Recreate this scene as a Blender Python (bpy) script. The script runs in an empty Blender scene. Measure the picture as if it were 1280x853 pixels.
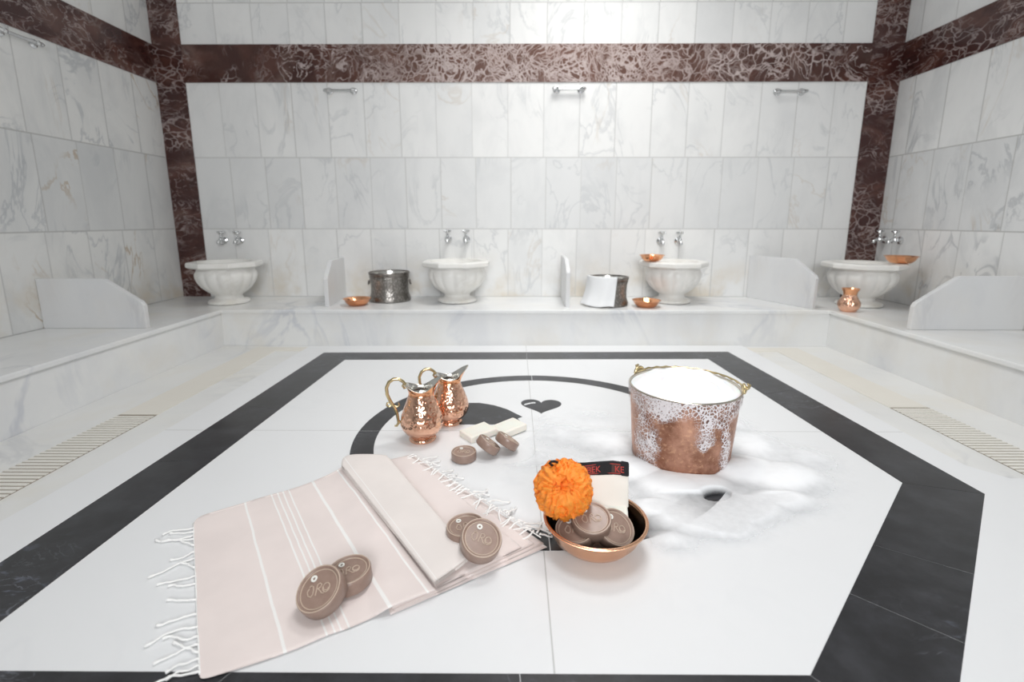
import bpy, bmesh, math, random
from mathutils import Vector, Matrix, noise as mn

random.seed(7)
PI = math.pi
C = bpy.context.scene.collection
H = 0.8                                     # camera height above the stone

# ------------------------------------------------------------------ camera
F_PX, CY_PX, PITCH, YAW = 605.35, 391.93, 0.189, -0.0061
cam_d = bpy.data.cameras.new('camera')
cam = bpy.data.objects.new('camera', cam_d)
C.objects.link(cam)
cam.location = (0, 0, H)
cam.rotation_euler = (PI / 2 - PITCH, 0, -YAW)
cam_d.sensor_width = 36
cam_d.lens = F_PX / 1280 * 36
cam_d.shift_y = -(426.5 - CY_PX) / 1280
cam_d.clip_start = 0.02
cam_d.dof.use_dof = True
cam_d.dof.focus_distance = 1.45
cam_d.dof.aperture_fstop = 2.2
bpy.context.scene.camera = cam

_f = Vector((math.sin(YAW) * math.cos(PITCH), math.cos(YAW) * math.cos(PITCH), -math.sin(PITCH)))
_r = Vector((math.cos(YAW), -math.sin(YAW), 0))
_u = _r.cross(_f)


def at(px, py, z=0.0):
    """The point of the photograph's pixel on the horizontal plane z."""
    d = _f * F_PX + _r * (px - 640) + _u * (CY_PX - py)
    return Vector((0, 0, H)) + d * ((z - H) / d.z)


def aty(px, py, Y):
    d = _f * F_PX + _r * (px - 640) + _u * (CY_PX - py)
    return Vector((0, 0, H)) + d * (Y / d.y)


# ------------------------------------------------------------------ tagging
def tag(o, label=None, cat=None, group=None, kind=None):
    if label: o['label'] = label
    if cat: o['category'] = cat
    if group: o['group'] = group
    if kind: o['kind'] = kind
    return o


def empty(name, loc=(0, 0, 0), rz=0.0, label=None, cat=None, group=None):
    o = bpy.data.objects.new(name, None)
    C.objects.link(o)
    o.location = loc
    o.rotation_euler = (0, 0, rz)
    o.empty_display_size = 0.02
    return tag(o, label, cat, group)


def copy_tree(root, loc, rz=None, label=None, group=None, rot=None):
    r = root.copy()
    C.objects.link(r)
    r.location = loc
    if rz is not None: r.rotation_euler = (0, 0, rz)
    if rot is not None: r.rotation_euler = rot
    if label: r['label'] = label
    if group: r['group'] = group
    for ch in list(root.children):
        c = ch.copy(); C.objects.link(c); c.parent = r
        for g in list(ch.children):
            d = g.copy(); C.objects.link(d); d.parent = c
    return r


# ------------------------------------------------------------------ mesh helper
class MB:
    def __init__(s):
        s.v, s.f, s.mi, s.uv = [], [], [], {}

    def vert(s, p):
        s.v.append(tuple(p)); return len(s.v) - 1

    def face(s, idx, mi=0):
        s.f.append(tuple(idx)); s.mi.append(mi)

    def box(s, x0, x1, y0, y1, z0, z1, mi=0):
        b = len(s.v)
        for z in (z0, z1):
            for x, y in ((x0, y0), (x1, y0), (x1, y1), (x0, y1)):
                s.v.append((x, y, z))
        for q in ((3, 2, 1, 0), (4, 5, 6, 7), (0, 1, 5, 4), (1, 2, 6, 5), (2, 3, 7, 6), (3, 0, 4, 7)):
            s.face([b + i for i in q], mi)

    def prism(s, pts, z0, z1, mi=0):
        n = len(pts); b = len(s.v)
        for z in (z0, z1):
            for p in pts: s.v.append((p[0], p[1], z))
        s.face([b + i for i in range(n)][::-1], mi)
        s.face([b + n + i for i in range(n)], mi)
        for i in range(n):
            j = (i + 1) % n
            s.face((b + i, b + j, b + n + j, b + n + i), mi)

    def grid(s, fn, nu, nv, closeu=False, closev=False, mi=0, flip=False):
        b = len(s.v)
        cu = nu if closeu else nu + 1
        cv = nv if closev else nv + 1
        for i in range(cu):
            for j in range(cv):
                s.v.append(tuple(fn(i / nu, j / nv)))
                s.uv[b + i * cv + j] = (i / nu, j / nv)
        for i in range(nu):
            for j in range(nv):
                a = b + i * cv + j
                c = b + ((i + 1) % cu) * cv + j
                d = b + ((i + 1) % cu) * cv + (j + 1) % cv
                e = b + i * cv + (j + 1) % cv
                s.face((a, e, d, c) if flip else (a, c, d, e), mi)
        return b, cu, cv

    def lathe(s, prof, n=48, rad=None, mi=0, cap=False):
        """prof: list of (r, z); rad(theta, r, z) -> radius multiplier."""
        b = len(s.v); m = len(prof)
        for k in range(n):
            t = 2 * PI * k / n
            for r, z in prof:
                q = r * (rad(t, r, z) if rad else 1.0)
                s.v.append((q * math.cos(t), q * math.sin(t), z))
        for k in range(n):
            k2 = (k + 1) % n
            for j in range(m - 1):
                s.face((b + k * m + j, b + k2 * m + j, b + k2 * m + j + 1, b + k * m + j + 1), mi)
        if cap:
            if prof[0][0] > 1e-5: s.face([b + k * m for k in range(n)][::-1], mi)
            if prof[-1][0] > 1e-5: s.face([b + k * m + m - 1 for k in range(n)], mi)

    def tube(s, pts, r, n=8, closed=False, mi=0, flat=1.0):
        pts = [Vector(p) for p in pts]
        m = len(pts); b = len(s.v)
        rr = r if isinstance(r, (list, tuple)) else [r] * m
        prev = None
        for i, p in enumerate(pts):
            if closed: t = pts[(i + 1) % m] - pts[i - 1]
            else: t = pts[min(i + 1, m - 1)] - pts[max(i - 1, 0)]
            if t.length < 1e-9: t = Vector((0, 0, 1))
            t.normalize()
            if prev is None:
                a = Vector((0, 0, 1)) if abs(t.z) < 0.9 else Vector((1, 0, 0))
                nrm = t.cross(a).normalized()
            else:
                nrm = prev - t * prev.dot(t)
                nrm = nrm.normalized() if nrm.length > 1e-6 else t.orthogonal().normalized()
            prev = nrm
            bn = t.cross(nrm)
            for k in range(n):
                a = 2 * PI * k / n
                s.v.append(tuple(p + nrm * (math.cos(a) * rr[i]) + bn * (math.sin(a) * rr[i] * flat)))
        for i in range(m if closed else m - 1):
            i2 = (i + 1) % m
            for k in range(n):
                k2 = (k + 1) % n
                s.face((b + i * n + k, b + i * n + k2, b + i2 * n + k2, b + i2 * n + k), mi)
        if not closed:
            s.face([b + k for k in range(n)][::-1], mi)
            s.face([b + (m - 1) * n + k for k in range(n)], mi)

    def xf(s, M, start=0):
        for i in range(start, len(s.v)):
            s.v[i] = tuple(M @ Vector(s.v[i]))

    def build(s, name, mats, parent=None, smooth=True, bevel=None, loc=None, angle=40, subsurf=0, recalc=True):
        me = bpy.data.meshes.new(name)
        me.from_pydata(s.v, [], s.f)
        if not isinstance(mats, (list, tuple)): mats = [mats]
        for m in mats: me.materials.append(m)
        me.polygons.foreach_set('material_index', s.mi)
        if s.uv:
            ul = me.uv_layers.new(name='UVMap')
            for l in me.loops:
                ul.data[l.index].uv = s.uv.get(l.vertex_index, (0, 0))
        if recalc:
            bm = bmesh.new(); bm.from_mesh(me)
            bmesh.ops.recalc_face_normals(bm, faces=bm.faces)
            bm.to_mesh(me); bm.free()
        me.polygons.foreach_set('use_smooth', [smooth] * len(me.polygons))
        me.update()
        o = bpy.data.objects.new(name, me)
        C.objects.link(o)
        if parent is not None: o.parent = parent
        if loc is not None: o.location = loc
        if bevel:
            md = o.modifiers.new('bevel', 'BEVEL'); md.width = bevel; md.segments = 2
            md.limit_method = 'ANGLE'; md.angle_limit = math.radians(35)
        if smooth and angle < 180:
            bm = bmesh.new(); bm.from_mesh(me)
            for e in bm.edges:
                if len(e.link_faces) == 2 and e.calc_face_angle(0) > math.radians(angle): e.smooth = False
            bm.to_mesh(me); bm.free()
        if subsurf:
            md = o.modifiers.new('sub', 'SUBSURF'); md.levels = md.render_levels = subsurf
        return o


# ------------------------------------------------------------------ materials
class NT:
    def __init__(s, name):
        s.m = bpy.data.materials.new(name); s.m.use_nodes = True
        s.t = s.m.node_tree; s.n = s.t.nodes; s.l = s.t.links
        s.b = s.n['Principled BSDF']
        s.out = s.n['Material Output']

    def _in(s, sock, v):
        if v is None: return
        if isinstance(v, bpy.types.NodeSocket): s.l.new(v, sock)
        else: sock.default_value = v

    def math(s, op, a, b=None, c=None, clamp=False):
        n = s.n.new('ShaderNodeMath'); n.operation = op; n.use_clamp = clamp
        s._in(n.inputs[0], a); s._in(n.inputs[1], b); s._in(n.inputs[2], c)
        return n.outputs[0]

    def coord(s, which='Object'):
        return s.n.new('ShaderNodeTexCoord').outputs[which]

    def sep(s, v):
        n = s.n.new('ShaderNodeSeparateXYZ'); s._in(n.inputs[0], v); return n.outputs

    def comb(s, x=0.0, y=0.0, z=0.0):
        n = s.n.new('ShaderNodeCombineXYZ')
        for i, v in enumerate((x, y, z)): s._in(n.inputs[i], v)
        return n.outputs[0]

    def vmath(s, op, a, b):
        n = s.n.new('ShaderNodeVectorMath'); n.operation = op
        s._in(n.inputs[0], a); s._in(n.inputs[1], b); return n.outputs[0]

    def noise(s, v, scale=5, detail=6, rough=0.55, dist=0.0):
        n = s.n.new('ShaderNodeTexNoise')
        s._in(n.inputs['Vector'], v); s._in(n.inputs['Scale'], scale); s._in(n.inputs['Detail'], detail)
        s._in(n.inputs['Roughness'], rough); s._in(n.inputs['Distortion'], dist)
        return n.outputs[0]

    def noisec(s, v, scale=5, detail=4):
        n = s.n.new('ShaderNodeTexNoise')
        s._in(n.inputs['Vector'], v); s._in(n.inputs['Scale'], scale); s._in(n.inputs['Detail'], detail)
        return n.outputs[1]

    def voro(s, v, scale=10, feature='F1', rnd=1.0):
        n = s.n.new('ShaderNodeTexVoronoi'); n.feature = feature
        s._in(n.inputs['Vector'], v); s._in(n.inputs['Scale'], scale)
        s._in(n.inputs['Randomness'], rnd)
        return n.outputs['Distance']

    def white(s, v):
        n = s.n.new('ShaderNodeTexWhiteNoise'); s._in(n.inputs[0], v); return n.outputs

    def ramp(s, fac, stops):
        n = s.n.new('ShaderNodeValToRGB'); s._in(n.inputs[0], fac)
        e = n.color_ramp.elements
        while len(e) < len(stops): e.new(0.5)
        for i, (p, c) in enumerate(stops):
            e[i].position = p
            e[i].color = (c, c, c, 1) if isinstance(c, (int, float)) else (*c, 1)
        return n.outputs[0]

    def mix(s, fac, a, b, mode='MIX'):
        n = s.n.new('ShaderNodeMix'); n.data_type = 'RGBA'; n.blend_type = mode
        s._in(n.inputs[0], fac)
        for k, v in ((6, a), (7, b)):
            if isinstance(v, tuple): v = (*v, 1) if len(v) == 3 else v
            s._in(n.inputs[k], v)
        return n.outputs[2]

    def smooth(s, v, lo, hi):
        n = s.n.new('ShaderNodeMapRange'); n.interpolation_type = 'SMOOTHSTEP'
        s._in(n.inputs[0], v); n.inputs[1].default_value = lo; n.inputs[2].default_value = hi
        n.inputs[3].default_value = 0; n.inputs[4].default_value = 1
        return n.outputs[0]

    def bump(s, h, strength=0.3, dist=0.01, normal=None):
        n = s.n.new('ShaderNodeBump'); n.inputs['Strength'].default_value = strength
        n.inputs['Distance'].default_value = dist
        s._in(n.inputs['Height'], h); s._in(n.inputs['Normal'], normal)
        return n.outputs[0]

    def set(s, **k):
        names = dict(color='Base Color', rough='Roughness', metal='Metallic', normal='Normal', alpha='Alpha',
                     spec='Specular IOR Level', sss='Subsurface Weight', sssr='Subsurface Radius', ssss='Subsurface Scale',
                     sheen='Sheen Weight', coat='Coat Weight', coatr='Coat Roughness', trans='Transmission Weight', ior='IOR')
        for kk, v in k.items():
            if isinstance(v, tuple) and len(v) == 3 and kk == 'color': v = (*v, 1)
            s._in(s.b.inputs[names[kk]], v)
        return s

    def veins(s, p, scale, width=0.04, dist=0.6, detail=5):
        f = s.noise(p, scale, detail, 0.55, dist)
        d = s.math('ABSOLUTE', s.math('SUBTRACT', f, 0.5))
        return s.math('SUBTRACT', 1.0, s.smooth(d, 0.0, width))


def marble_white(name, base=(0.78, 0.785, 0.79), vein=(0.50, 0.51, 0.53), amt=0.5, rough=0.28, tint=None, scale=1.0, lines=()):
    t = NT(name); p = t.coord()
    st = t.vmath('MULTIPLY', p, (1.0, 1.0, 0.6))
    cloud = t.smooth(t.noise(st, 2.2 * scale, 6, 0.6, 0.4), 0.40, 0.72)
    v1 = t.veins(st, 1.6 * scale, 0.035, 1.2)
    gate = t.smooth(t.noise(p, 1.1 * scale, 2), 0.45, 0.65)
    v2 = t.math('MULTIPLY', v1, gate)
    f = t.math('ADD', t.math('MULTIPLY', cloud, 0.45 * amt), t.math('MULTIPLY', v2, 0.8 * amt), clamp=True)
    c = t.mix(f, base, vein)
    if tint:
        tf = t.smooth(t.noise(p, 2.6, 4, 0.6, 0.3), 0.45, 0.75)
        c = t.mix(t.math('MULTIPLY', tf, tint[1]), c, tint[0])
    xyz = t.sep(p)
    for ax, pos, w, amt2 in lines:
        d = t.math('ABSOLUTE', t.math('SUBTRACT', xyz[ax], pos))
        c = t.mix(t.math('MULTIPLY', t.math('SUBTRACT', 1.0, t.smooth(d, w * 0.4, w)), amt2), c, (0.42, 0.42, 0.41))
    t.set(color=c, rough=rough)
    return t.m


ROW0, ROWH = 0.2314, 0.5095


def marble_tiles(name, axis, u0, tw, base=(0.86, 0.86, 0.85), brown=0.22, grey=0.45, line=(0.56, 0.56, 0.55)):
    t = NT(name); p = t.coord(); xyz = t.sep(p)
    v = t.math('DIVIDE', t.math('SUBTRACT', xyz[2], ROW0), ROWH)
    cv = t.math('FLOOR', v)
    jit = t.math('MULTIPLY', t.white(t.comb(cv, 3.3, 0.7))[0], 0.12)
    u = t.math('ADD', t.math('DIVIDE', t.math('SUBTRACT', xyz[axis], u0), tw), jit)
    cu = t.math('FLOOR', u)
    fu = t.math('SUBTRACT', u, cu); fv = t.math('SUBTRACT', v, cv)
    eu = t.math('MULTIPLY', t.math('MINIMUM', fu, t.math('SUBTRACT', 1.0, fu)), tw)
    ev = t.math('MULTIPLY', t.math('MINIMUM', fv, t.math('SUBTRACT', 1.0, fv)), ROWH)
    wn = t.white(t.comb(cu, cv, 1.7))
    vis = t.math('ADD', 0.35, t.math('MULTIPLY', t.white(t.comb(cu, cv, 9.1))[0], 0.65))
    lu = t.math('MULTIPLY', t.math('SUBTRACT', 1.0, t.smooth(eu, 0.001, 0.006)), vis)
    lv = t.math('MULTIPLY', t.math('SUBTRACT', 1.0, t.smooth(ev, 0.0015, 0.006)), 0.8)
    gl = t.math('MAXIMUM', lu, lv)
    rowr = t.white(t.comb(cv, 5.5, 2.2))[0]
    q = t.vmath('ADD', p, t.vmath('MULTIPLY', wn[1], (7.0, 7.0, 7.0)))
    qs = t.vmath('MULTIPLY', q, (1.3, 1.3, 0.7))
    cloud = t.smooth(t.noise(qs, 3.0, 7, 0.62, 0.5), 0.38, 0.75)
    vn = t.math('MULTIPLY', t.veins(qs, 2.2, 0.03, 1.5), t.smooth(t.noise(q, 2.0, 2), 0.42, 0.62))
    f = t.math('ADD', t.math('MULTIPLY', cloud, 0.55 * grey), t.math('MULTIPLY', vn, 0.9 * grey), clamp=True)
    c = t.mix(f, base, (0.50, 0.515, 0.53))
    course = t.math('MULTIPLY', t.math('COMPARE', cv, 1.0, 0.1), 0.20)
    c = t.mix(t.math('ADD', t.math('MULTIPLY', wn[0], 0.16), course), c, (0.53, 0.55, 0.57))
    # rare ochre veins
    bv = t.math('MULTIPLY', t.veins(t.vmath('ADD', qs, (3.1, 1.7, 0.4)), 1.5, 0.022, 1.8), t.smooth(t.noise(q, 1.3, 2), 0.55, 0.68))
    c = t.mix(t.math('MULTIPLY', bv, brown), c, (0.42, 0.30, 0.17))
    # damp ochre staining in the lowest course
    low = t.math('MULTIPLY', t.math('SUBTRACT', 1.0, t.smooth(xyz[2], 0.24, 0.62)), t.smooth(t.noise(p, 3.0, 4, 0.6), 0.42, 0.68))
    c = t.mix(t.math('MULTIPLY', low, 0.7), c, (0.66, 0.58, 0.46))
    c = t.mix(gl, c, line)
    t.set(color=c, rough=0.45, spec=0.22)
    return t.m


def marble_red(name, stretch=(1, 1, 1), pale=0.5, base=(0.046, 0.013, 0.011), dense=False):
    t = NT(name); p = t.vmath('MULTIPLY', t.coord(), stretch)
    w = t.vmath('ADD', p, t.vmath('MULTIPLY', t.vmath('SUBTRACT', t.noisec(p, 3.5), (0.5, 0.5, 0.5)), (0.35, 0.35, 0.35)))
    c = t.mix(t.smooth(t.noise(w, 5, 5), 0.4, 0.7), base, (0.10, 0.040, 0.030))
    cell = t.voro(w, 13.0, 'DISTANCE_TO_EDGE')
    e1 = t.math('SUBTRACT', 1.0, t.smooth(cell, 0.0, 0.10))
    g1 = t.smooth(t.noise(p, 2.6, 3), 0.46, 0.62)
    e2 = t.math('MULTIPLY', t.veins(w, 6.0, 0.03, 1.5), 0.9)
    g2 = t.smooth(t.noise(p, 1.7, 2), 0.40, 0.60)
    if dense:
        x = t.sep(t.coord())[0]
        mid = t.math('SUBTRACT', 1.0, t.smooth(t.math('ABSOLUTE', t.math('SUBTRACT', t.math('ADD', x, t.math('MULTIPLY', t.noise(p, 1.5, 3), 0.8)), 0.6)), 0.55, 1.75))
        g1 = t.math('MAXIMUM', g1, t.math('MULTIPLY', mid, t.smooth(t.noise(p, 4.0, 3), 0.22, 0.50)))
        g2 = t.math('MAXIMUM', g2, mid)
        e3 = t.math('SUBTRACT', 1.0, t.smooth(t.voro(w, 26.0, 'DISTANCE_TO_EDGE'), 0.0, 0.16))
        g1b = t.math('MULTIPLY', e3, t.math('MULTIPLY', mid, t.smooth(t.noise(p, 3.0, 2), 0.40, 0.55)))
        e1 = t.math('MAXIMUM', e1, g1b)
        c = t.mix(t.math('MULTIPLY', mid, 0.40), c, (0.24, 0.14, 0.11))
    f = t.math('MAXIMUM', t.math('MULTIPLY', e1, g1), t.math('MULTIPLY', e2, g2))
    c = t.mix(t.math('MULTIPLY', f, pale), c, (0.60, 0.51, 0.49))
    c = t.mix(t.math('MULTIPLY', t.smooth(t.noise(p, 3.3, 4), 0.5, 0.72), 0.40 * pale), c, (0.33, 0.23, 0.20))
    t.set(color=c, rough=0.22)
    return t.m


def marble_black(name):
    t = NT(name); p = t.coord()
    c = t.mix(t.smooth(t.noise(p, 9, 6, 0.65), 0.35, 0.8), (0.018, 0.018, 0.020), (0.045, 0.046, 0.052))
    st = t.vmath('MULTIPLY', p, (1.0, 2.2, 1.0))
    v = t.math('MULTIPLY', t.veins(st, 5.0, 0.012, 1.2, 6), t.smooth(t.noise(p, 2.2, 2), 0.5, 0.66))
    c = t.mix(t.math('MULTIPLY', v, 0.40), c, (0.34, 0.36, 0.42))
    bl = t.math('MULTIPLY', t.smooth(t.noise(st, 22, 4, 0.5, 0.6), 0.56, 0.70), t.smooth(t.noise(p, 2.0, 2), 0.50, 0.66))
    c = t.mix(t.math('MULTIPLY', bl, 0.42), c, (0.17, 0.19, 0.25))
    t.set(color=c, rough=0.30)
    return t.m


def copper(name, hammer=0.0, hscale=90, color=(0.86, 0.46, 0.28), rough=0.17, patina=0.25):
    t = NT(name); p = t.coord()
    n1 = t.smooth(t.noise(p, 22, 5, 0.6), 0.42, 0.75)
    c = t.mix(t.math('MULTIPLY', n1, patina), color, (0.42, 0.17, 0.08))
    t.set(color=c, metal=1.0, rough=rough)
    if hammer:
        d = t.voro(p, hscale, 'SMOOTH_F1')
        t.set(normal=t.bump(d, hammer, 0.004))
    return t.m


def metal(name, color, rough=0.25, bump=0.0, bscale=60, dirt=None):
    t = NT(name); p = t.coord()
    c = (*color, 1)
    if dirt:
        c = t.mix(t.smooth(t.noise(p, bscale * 0.4, 5, 0.6), 0.4, 0.7), color, dirt)
    t.set(color=c, metal=1.0, rough=rough)
    if bump: t.set(normal=t.bump(t.noise(p, bscale, 4), bump, 0.004))
    return t.m


M = {}
M['slab'] = marble_white('slab_marble', (0.79, 0.797, 0.805), (0.70, 0.71, 0.73), 0.25, 0.34,
                         lines=((0, 0.072, 0.0022, 0.75), (1, 1.757, 0.0028, 0.65)))
M['floor'] = marble_white('floor_marble', (0.77, 0.77, 0.755), (0.60, 0.605, 0.61), 0.7, 0.32, ((0.72, 0.67, 0.56), 0.40))
M['channel'] = marble_white('channel_marble', (0.76, 0.73, 0.665), (0.68, 0.64, 0.56), 0.6, 0.4)
M['grate'] = marble_white('grate_marble', (0.78, 0.76, 0.71), (0.70, 0.67, 0.60), 0.5, 0.4)
M['bench'] = marble_white('bench_marble', (0.80, 0.805, 0.80), (0.55, 0.57, 0.62), 0.75, 0.26, ((0.72, 0.67, 0.58), 0.35))
M['basin'] = marble_white('basin_marble', (0.83, 0.82, 0.79), (0.68, 0.66, 0.62), 0.6, 0.35, ((0.72, 0.65, 0.52), 0.35), scale=3)
M['partition'] = marble_white('partition_marble', (0.74, 0.745, 0.75), (0.56, 0.57, 0.60), 0.7, 0.30, ((0.70, 0.64, 0.55), 0.25), scale=1.5)
M['black'] = marble_black('black_marble')
M['red'] = marble_red('red_marble', (1.0, 1.0, 1.6))
M['red_pale'] = marble_red('red_pale', (1.0, 1.0, 1.0), 0.85, (0.052, 0.018, 0.014), True)
M['tile_b'] = marble_tiles('tiles_back', 0, -2.329, 0.2555)
M['tile_l'] = marble_tiles('tiles_left', 1, 0.03, 0.262, (0.80, 0.80, 0.785), 0.75, 0.75, (0.46, 0.46, 0.45))
M['tile_r'] = marble_tiles('tiles_right', 1, 0.12, 0.262, (0.85, 0.855, 0.85), 0.35, 0.75, (0.46, 0.46, 0.45))
M['plaster'] = NT('ceiling_plaster').set(color=(0.80, 0.80, 0.79), rough=0.85).m
M['copper_h'] = copper('copper_hammered', 0.9, 85, (0.87, 0.53, 0.38), 0.15, 0.30)
M['copper'] = copper('copper_plain', 0.10, 40, (0.86, 0.52, 0.34), 0.26, 0.18)
M['copper_small'] = copper('copper_bright', 0.35, 60, (0.88, 0.44, 0.24), 0.18, 0.2)
t = NT('copper_bucket'); p = t.coord()
c = t.mix(t.smooth(t.noise(p, 14, 6, 0.65), 0.35, 0.7), (0.56, 0.31, 0.22), (0.30, 0.135, 0.085))
c = t.mix(t.math('MULTIPLY', t.smooth(t.noise(p, 70, 4, 0.7), 0.52, 0.66), 0.6), c, (0.70, 0.42, 0.27))
t.set(color=c, metal=1.0, rough=t.math('ADD', 0.24, t.math('MULTIPLY', t.noise(p, 30, 4), 0.25)), normal=t.bump(t.noise(p, 48, 5, 0.6), 0.35, 0.005)); M['copper_old'] = t.m
M['tin'] = metal('tin_lining', (0.72, 0.71, 0.68), 0.22, 0.35, 45)
M['tin_edge'] = metal('tin_edge', (0.60, 0.55, 0.48), 0.25)
M['brass'] = metal('brass', (0.68, 0.56, 0.33), 0.24, 0.0, 60, (0.46, 0.36, 0.19))
M['chrome'] = metal('chrome', (0.72, 0.73, 0.74), 0.12)
M['bowl_in'] = metal('dark_interior', (0.075, 0.045, 0.03), 0.22, 0.1, 30, (0.02, 0.014, 0.012))  # dark mottled metal for the inside of the wide bowl
M['pewter'] = metal('dark_pewter', (0.30, 0.28, 0.26), 0.30, 0.5, 70, (0.16, 0.14, 0.13))

t = NT('pewter_engraved'); p = t.coord()
d = t.voro(t.vmath('MULTIPLY', p, (1, 1, 0.7)), 75, 'F1')
e = t.smooth(d, 0.25, 0.55)
c = t.mix(e, (0.40, 0.38, 0.355), (0.25, 0.235, 0.22))
t.set(color=c, metal=1.0, rough=0.33, normal=t.bump(d, 0.5, 0.003)); M['pewter_e'] = t.m

t = NT('soap_brown'); p = t.coord()
c = t.mix(t.noise(p, 60, 5), (0.235, 0.150, 0.115), (0.35, 0.245, 0.20))
t.set(color=c, rough=0.38, coat=0.35, coatr=0.22, normal=t.bump(t.noise(p, 90, 3), 0.15, 0.002)); M['soap'] = t.m
M['soap_edge'] = NT('soap_letters_sheen').set(color=(0.56, 0.44, 0.35), rough=0.4).m  # pale colour of the letters; on the rims it paints reflections off the film
t = NT('soap_white'); p = t.coord()
t.set(color=t.mix(t.noise(p, 18, 4), (0.84, 0.79, 0.70), (0.89, 0.86, 0.79)), rough=0.5, sss=0.15, ssss=0.01); M['soap_w'] = t.m
M['eyelet'] = NT('eyelet_white').set(color=(0.86, 0.85, 0.80), rough=0.35).m


def cloth_mat(name, color, stripes=(), alt=None):
    t = NT(name); uv = t.sep(t.coord('UV')); p = t.coord()
    c = t.mix(t.smooth(t.noise(p, 7, 3), 0.3, 0.7), color, alt or tuple(x * 0.94 for x in color))
    weave = t.noise(t.vmath('MULTIPLY', p, (1, 1, 1)), 500, 2)
    c = t.mix(t.math('MULTIPLY', weave, 0.12), c, (0.88, 0.84, 0.82))
    for pos, w in stripes:
        wob = t.math('MULTIPLY', t.math('SUBTRACT', t.noise(p, 9, 2), 0.5), 0.012)
        d = t.math('ABSOLUTE', t.math('SUBTRACT', t.math('ADD', uv[0], wob), pos))
        m = t.math('SUBTRACT', 1.0, t.smooth(d, w * 0.6, w))
        c = t.mix(t.math('MULTIPLY', m, 0.9), c, (0.88, 0.87, 0.85))
    t.set(color=c, rough=0.92, sheen=0.15, normal=t.bump(t.noise(p, 380, 3), 0.25, 0.001))
    return t.m


PINK = (0.80, 0.705, 0.675)
M['cloth_a'] = cloth_mat('towel_striped', PINK, ((0.335, 0.008), (0.515, 0.006), (0.550, 0.006), (0.585, 0.006), (0.620, 0.006), (0.845, 0.010), (0.965, 0.005)))
M['cloth_b'] = cloth_mat('towel_plain', PINK)
M['cloth_c'] = cloth_mat('towel_fold', (0.80, 0.735, 0.70), ((0.115, 0.010),))
M['fringe'] = NT('fringe_cotton').set(color=(0.93, 0.925, 0.91), rough=0.9).m
t = NT('loofah_orange'); p = t.coord()
c = t.mix(t.noise(p, 45, 4), (0.95, 0.22, 0.012), (1.0, 0.40, 0.06))
net = t.voro(p, 420, 'DISTANCE_TO_EDGE')
t.set(color=c, rough=0.55, sss=0.25, ssss=0.01, normal=t.bump(net, 0.5, 0.002)); M['loofah'] = t.m
M['cord'] = NT('black_cord').set(color=(0.01, 0.01, 0.012), rough=0.7).m
t = NT('mitt_cream'); p = t.coord()
t.set(color=t.mix(t.noise(p, 30, 3), (0.86, 0.81, 0.73), (0.90, 0.87, 0.81)), rough=0.95, normal=t.bump(t.noise(p, 600, 2), 0.3, 0.001)); M['mitt'] = t.m
M['band'] = NT('mitt_black_band').set(color=(0.012, 0.011, 0.013), rough=0.85).m
M['bandred'] = NT('band_red_thread').set(color=(0.50, 0.055, 0.045), rough=0.8).m
M['bandbrown'] = NT('band_brown_weave').set(color=(0.075, 0.038, 0.032), rough=0.85).m
M['cloth_w'] = NT('white_cotton').set(color=(0.84, 0.85, 0.86), rough=0.85).m

t = NT('soap_foam'); p = t.coord()
bub = t.voro(p, 130, 'F1'); big = t.noise(p, 26, 5, 0.6)
t.set(color=(0.90, 0.905, 0.915), rough=0.6, sss=0.3, ssss=0.02,
      normal=t.bump(t.math('ADD', t.math('MULTIPLY', bub, 0.35), big), 0.25, 0.006)); M['foam'] = t.m
t2 = NT('soap_foam_thin'); p = t2.coord(); z = t2.sep(p)[2]
bub = t2.voro(p, 130, 'F1'); big = t2.noise(p, 26, 5, 0.6)
th = t2.smooth(t2.math('ADD', z, t2.math('MULTIPLY', t2.math('SUBTRACT', t2.noise(p, 28, 4), 0.5), 0.006)), 0.0002, 0.026)
t2.set(color=(0.88, 0.89, 0.905), rough=0.6, alpha=th); M['foam_thin'] = t2.m

# foam lather clinging to the copper: a lace of bubble walls, open in the cells
t = NT('foam_lace'); p = t.coord()
pw = t.vmath('ADD', p, t.vmath('MULTIPLY', t.noisec(p, 60), (0.006, 0.006, 0.006)))
d1 = t.voro(pw, 88, 'DISTANCE_TO_EDGE'); d2 = t.voro(pw, 160, 'DISTANCE_TO_EDGE')
at_ = t.n.new('ShaderNodeAttribute'); at_.attribute_name = 'cling'
cl = t.smooth(at_.outputs['Fac'], -0.05, 0.9)
w = t.math('MULTIPLY', cl, t.math('ADD', 0.07, t.math('MULTIPLY', t.smooth(t.noise(p, 15, 3), 0.42, 0.68), 0.17)))
def wall(d, k):
    q = t.math('DIVIDE', d, t.math('ADD', t.math('MULTIPLY', w, k), 0.0001))
    return t.math('SUBTRACT', 1.0, t.smooth(q, 0.55, 1.15))
fine = t.smooth(t.noise(p, 11, 2), 0.46, 0.58)
al = t.math('MAXIMUM', wall(d1, 1.0), t.math('MULTIPLY', wall(d2, 0.9), fine))
al = t.math('MAXIMUM', al, t.math('MULTIPLY', cl, 0.10))
t.set(color=(0.88, 0.84, 0.86), rough=0.35, alpha=t.math('MULTIPLY', al, 0.88)); M['lace'] = t.m

# ------------------------------------------------------------------ room shell
BZ = 0.2314                                  # top of the bench
YW, XL, XR = 3.653, -2.532, 2.690            # back, left and right wall faces
YF, ZC = -2.4, 3.35                          # wall behind the camera, ceiling
FZ = -0.012


def struct(name, mb, m, **k):
    return tag(mb.build(name, m, **k), kind='structure')


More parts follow.
